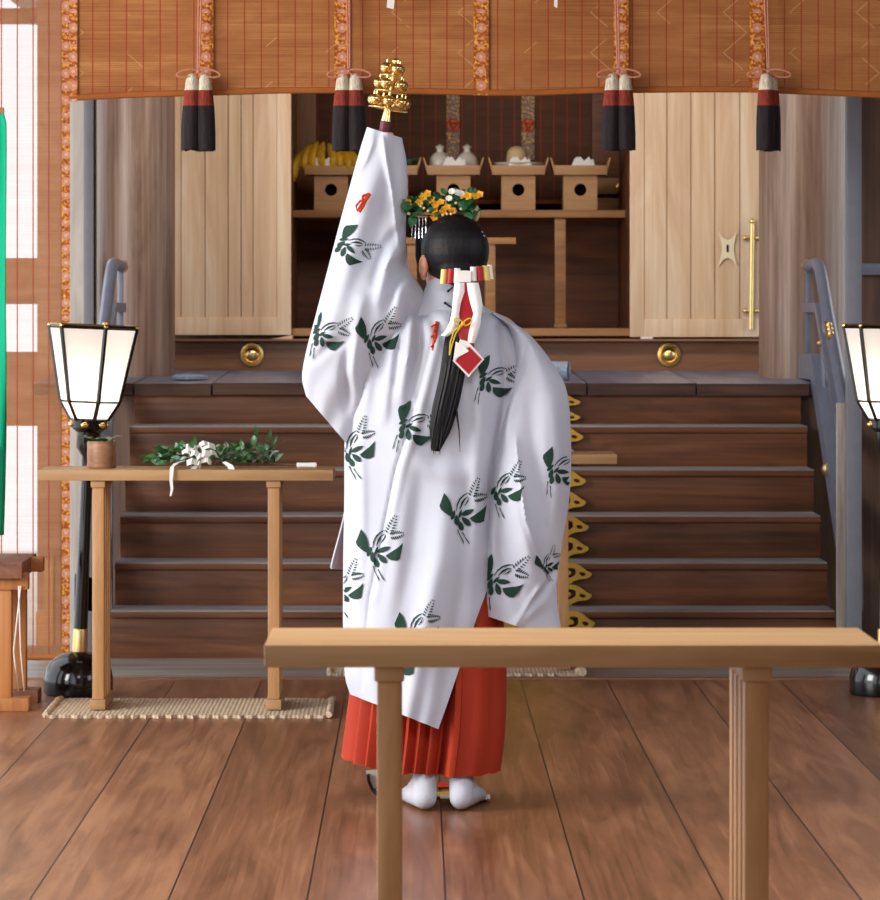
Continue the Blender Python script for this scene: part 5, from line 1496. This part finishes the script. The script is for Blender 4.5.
# ---- golden hand bells
def bells():
    c = Q(384.5, 130); tilt = Vector((.16, 0, 1)).normalized()
    t = thing('hand_bells', 'tiered golden hand bells with maroon and gold handle held up in the raised hand', 'hand bells', c)
    b = B(); N = 16
    def at(h): return c + tilt * h
    tube(b, [at(-.055), at(-.02), at(.018), at(.024)], [.0125, .0135, .0145, .0135], 16); obj('handle', b, M['maroon'], t)
    b = B(); tube(b, [at(.022), at(.03), at(.058), at(.062)], [.0135, .0125, .009, .012], 16); obj('gold_ferrule', b, M['gold'], t)
    b = B(); tube(b, [at(.058), at(.185)], .004, 8); ball(b, at(.188), .010, 10); obj('rod', b, M['gold'], t)
    side = Vector((tilt.z, 0, -tilt.x))
    for h, R, n, off in ((.058, .044, 7, .2), (.105, .034, 5, .5), (.148, .022, 3, .9)):
        cc = at(h)
        def rim(a, r, up=0): return cc + side * r * math.cos(a) + Vector((0, 1, 0)) * r * math.sin(a) + tilt * up
        b = B(); tube(b, [rim(2 * PI * k / 24, R + .008) for k in range(25)], .002, 6, False)
        for k in range(4): tube(b, [cc, rim(k * PI / 2, R + .008)], .0016, 5)
        obj('tier_ring', b, M['brass'], t)
        for k in range(n):
            a = 2 * PI * k / n + off; p = rim(a, R, .02)
            b = B(); ball(b, p, .0158, 16); tube(b, [p + tilt * .014, p + tilt * .023], .003, 6)
            tube(b, [p + Vector((.0162 * math.cos(q), .0162 * math.sin(q), 0)) for q in [2 * PI * m / 16 for m in range(17)]], .0013, 5, False)
            obj('bell', b, M['gold'], t, 60)
bells()

# ---- silk ribbons trailing on the floor in front of the feet
def floor_ribbons():
    def strip(name, pts, w, mt, label, wd=(0, 1, 0)):
        b = B(); ribbon(b, pts, w, wd, .0015); tag(obj(name, b, M[mt], None, 40), label, 'ribbon', 'silk ribbons on the planks by the dancer')
    def g(px, py, z=.004):
        D = F * (H - z) / (py - VY); return Vector(((px - VX) * D / F, D, z))
    strip('silk_ribbon', [g(396, 790), g(420, 786), g(450, 785), g(478, 786)], .1, 'red_ribbon', 'red silk ribbon lying on the planks beyond the white socks')
    strip('silk_ribbon', [g(398, 793, .007), g(425, 795, .007), g(452, 794, .007), g(482, 793, .007)], .1, 'yellow_ribbon', 'yellow silk ribbon lying beside the red one behind the white socks')
    strip('silk_ribbon', [g(440, 797, .010), g(460, 798, .010), g(490, 797, .010)], .09, 'white_silk', 'white silk ribbon end showing just right of the right sock')
    strip('silk_ribbon', [g(486, 798.5, .004), g(470, 801, .004)], .09, 'purple_ribbon', 'dark ribbon edge under the white ribbon right of the right sock')
    D = 10.55
    pts = [P(368, 774, D), P(369, 781, D), P(372, 788, D), P(376, 794, D), P(381, 797, D)]
    strip('silk_ribbon', pts, [.03, .035, .035, .03, .02], 'purple_ribbon', 'dark curled ribbon end left of the front table leg by the skirt hem', (.3, 1, 0))
    pts = [P(371, 770, D + .01), P(374, 778, D + .01), P(378, 788, D + .01)]
    strip('silk_ribbon', pts, .03, 'white_silk', 'white ribbon loop hanging below the left skirt hem', (1, .2, .1))
floor_ribbons()

# ================================================================== LIGHT
w = bpy.data.worlds.new('daylight'); SC.world = w; w.use_nodes = True
wn = w.node_tree; wn.nodes.clear()
bg = wn.nodes.new('ShaderNodeBackground'); bg.inputs[0].default_value = (.88, .94, 1.0, 1); bg.inputs[1].default_value = 2.0
wo = wn.nodes.new('ShaderNodeOutputWorld'); wn.links.new(bg.outputs[0], wo.inputs[0])

def area(name, loc, look, sx, sy, power, col):
    l = bpy.data.lights.new(name, 'AREA'); l.shape = 'RECTANGLE'; l.size = sx; l.size_y = sy; l.energy = power; l.color = col
    o = bpy.data.objects.new(name, l); COL.objects.link(o); o.location = loc
    o.rotation_euler = (Vector(look) - Vector(loc)).to_track_quat('-Z', 'Y').to_euler(); return o
area('courtyard_light', (-5.5, 8.5, 2.6), (0, 11, .9), 3.0, 3.0, 400, (1, .97, .92))
area('overhead_fill', (.5, 7.4, 3.15), (.47, 8.3, .5), 2.8, 3.2, 105, (.93, .96, 1))  # added unseen overhead fill for the dancer and the table tops
area('tabletop_fill', (.3, 6.55, 3.1), (.3, 6.6, .8), 2.0, .9, 34, (1, .97, .93))  # added unseen fill, brightens the foreground tabletop
area('right_fill', (3.15, 9.5, 2.0), (.4, 10.4, 1.0), 2.5, 1.8, 45, (.82, .9, 1))
area('door_fill', (.3, 15.6, 3.1), (.3, 17.9, 1.7), 2.8, .8, 55, (1, .93, .84))  # added unseen fill, brightens the doors
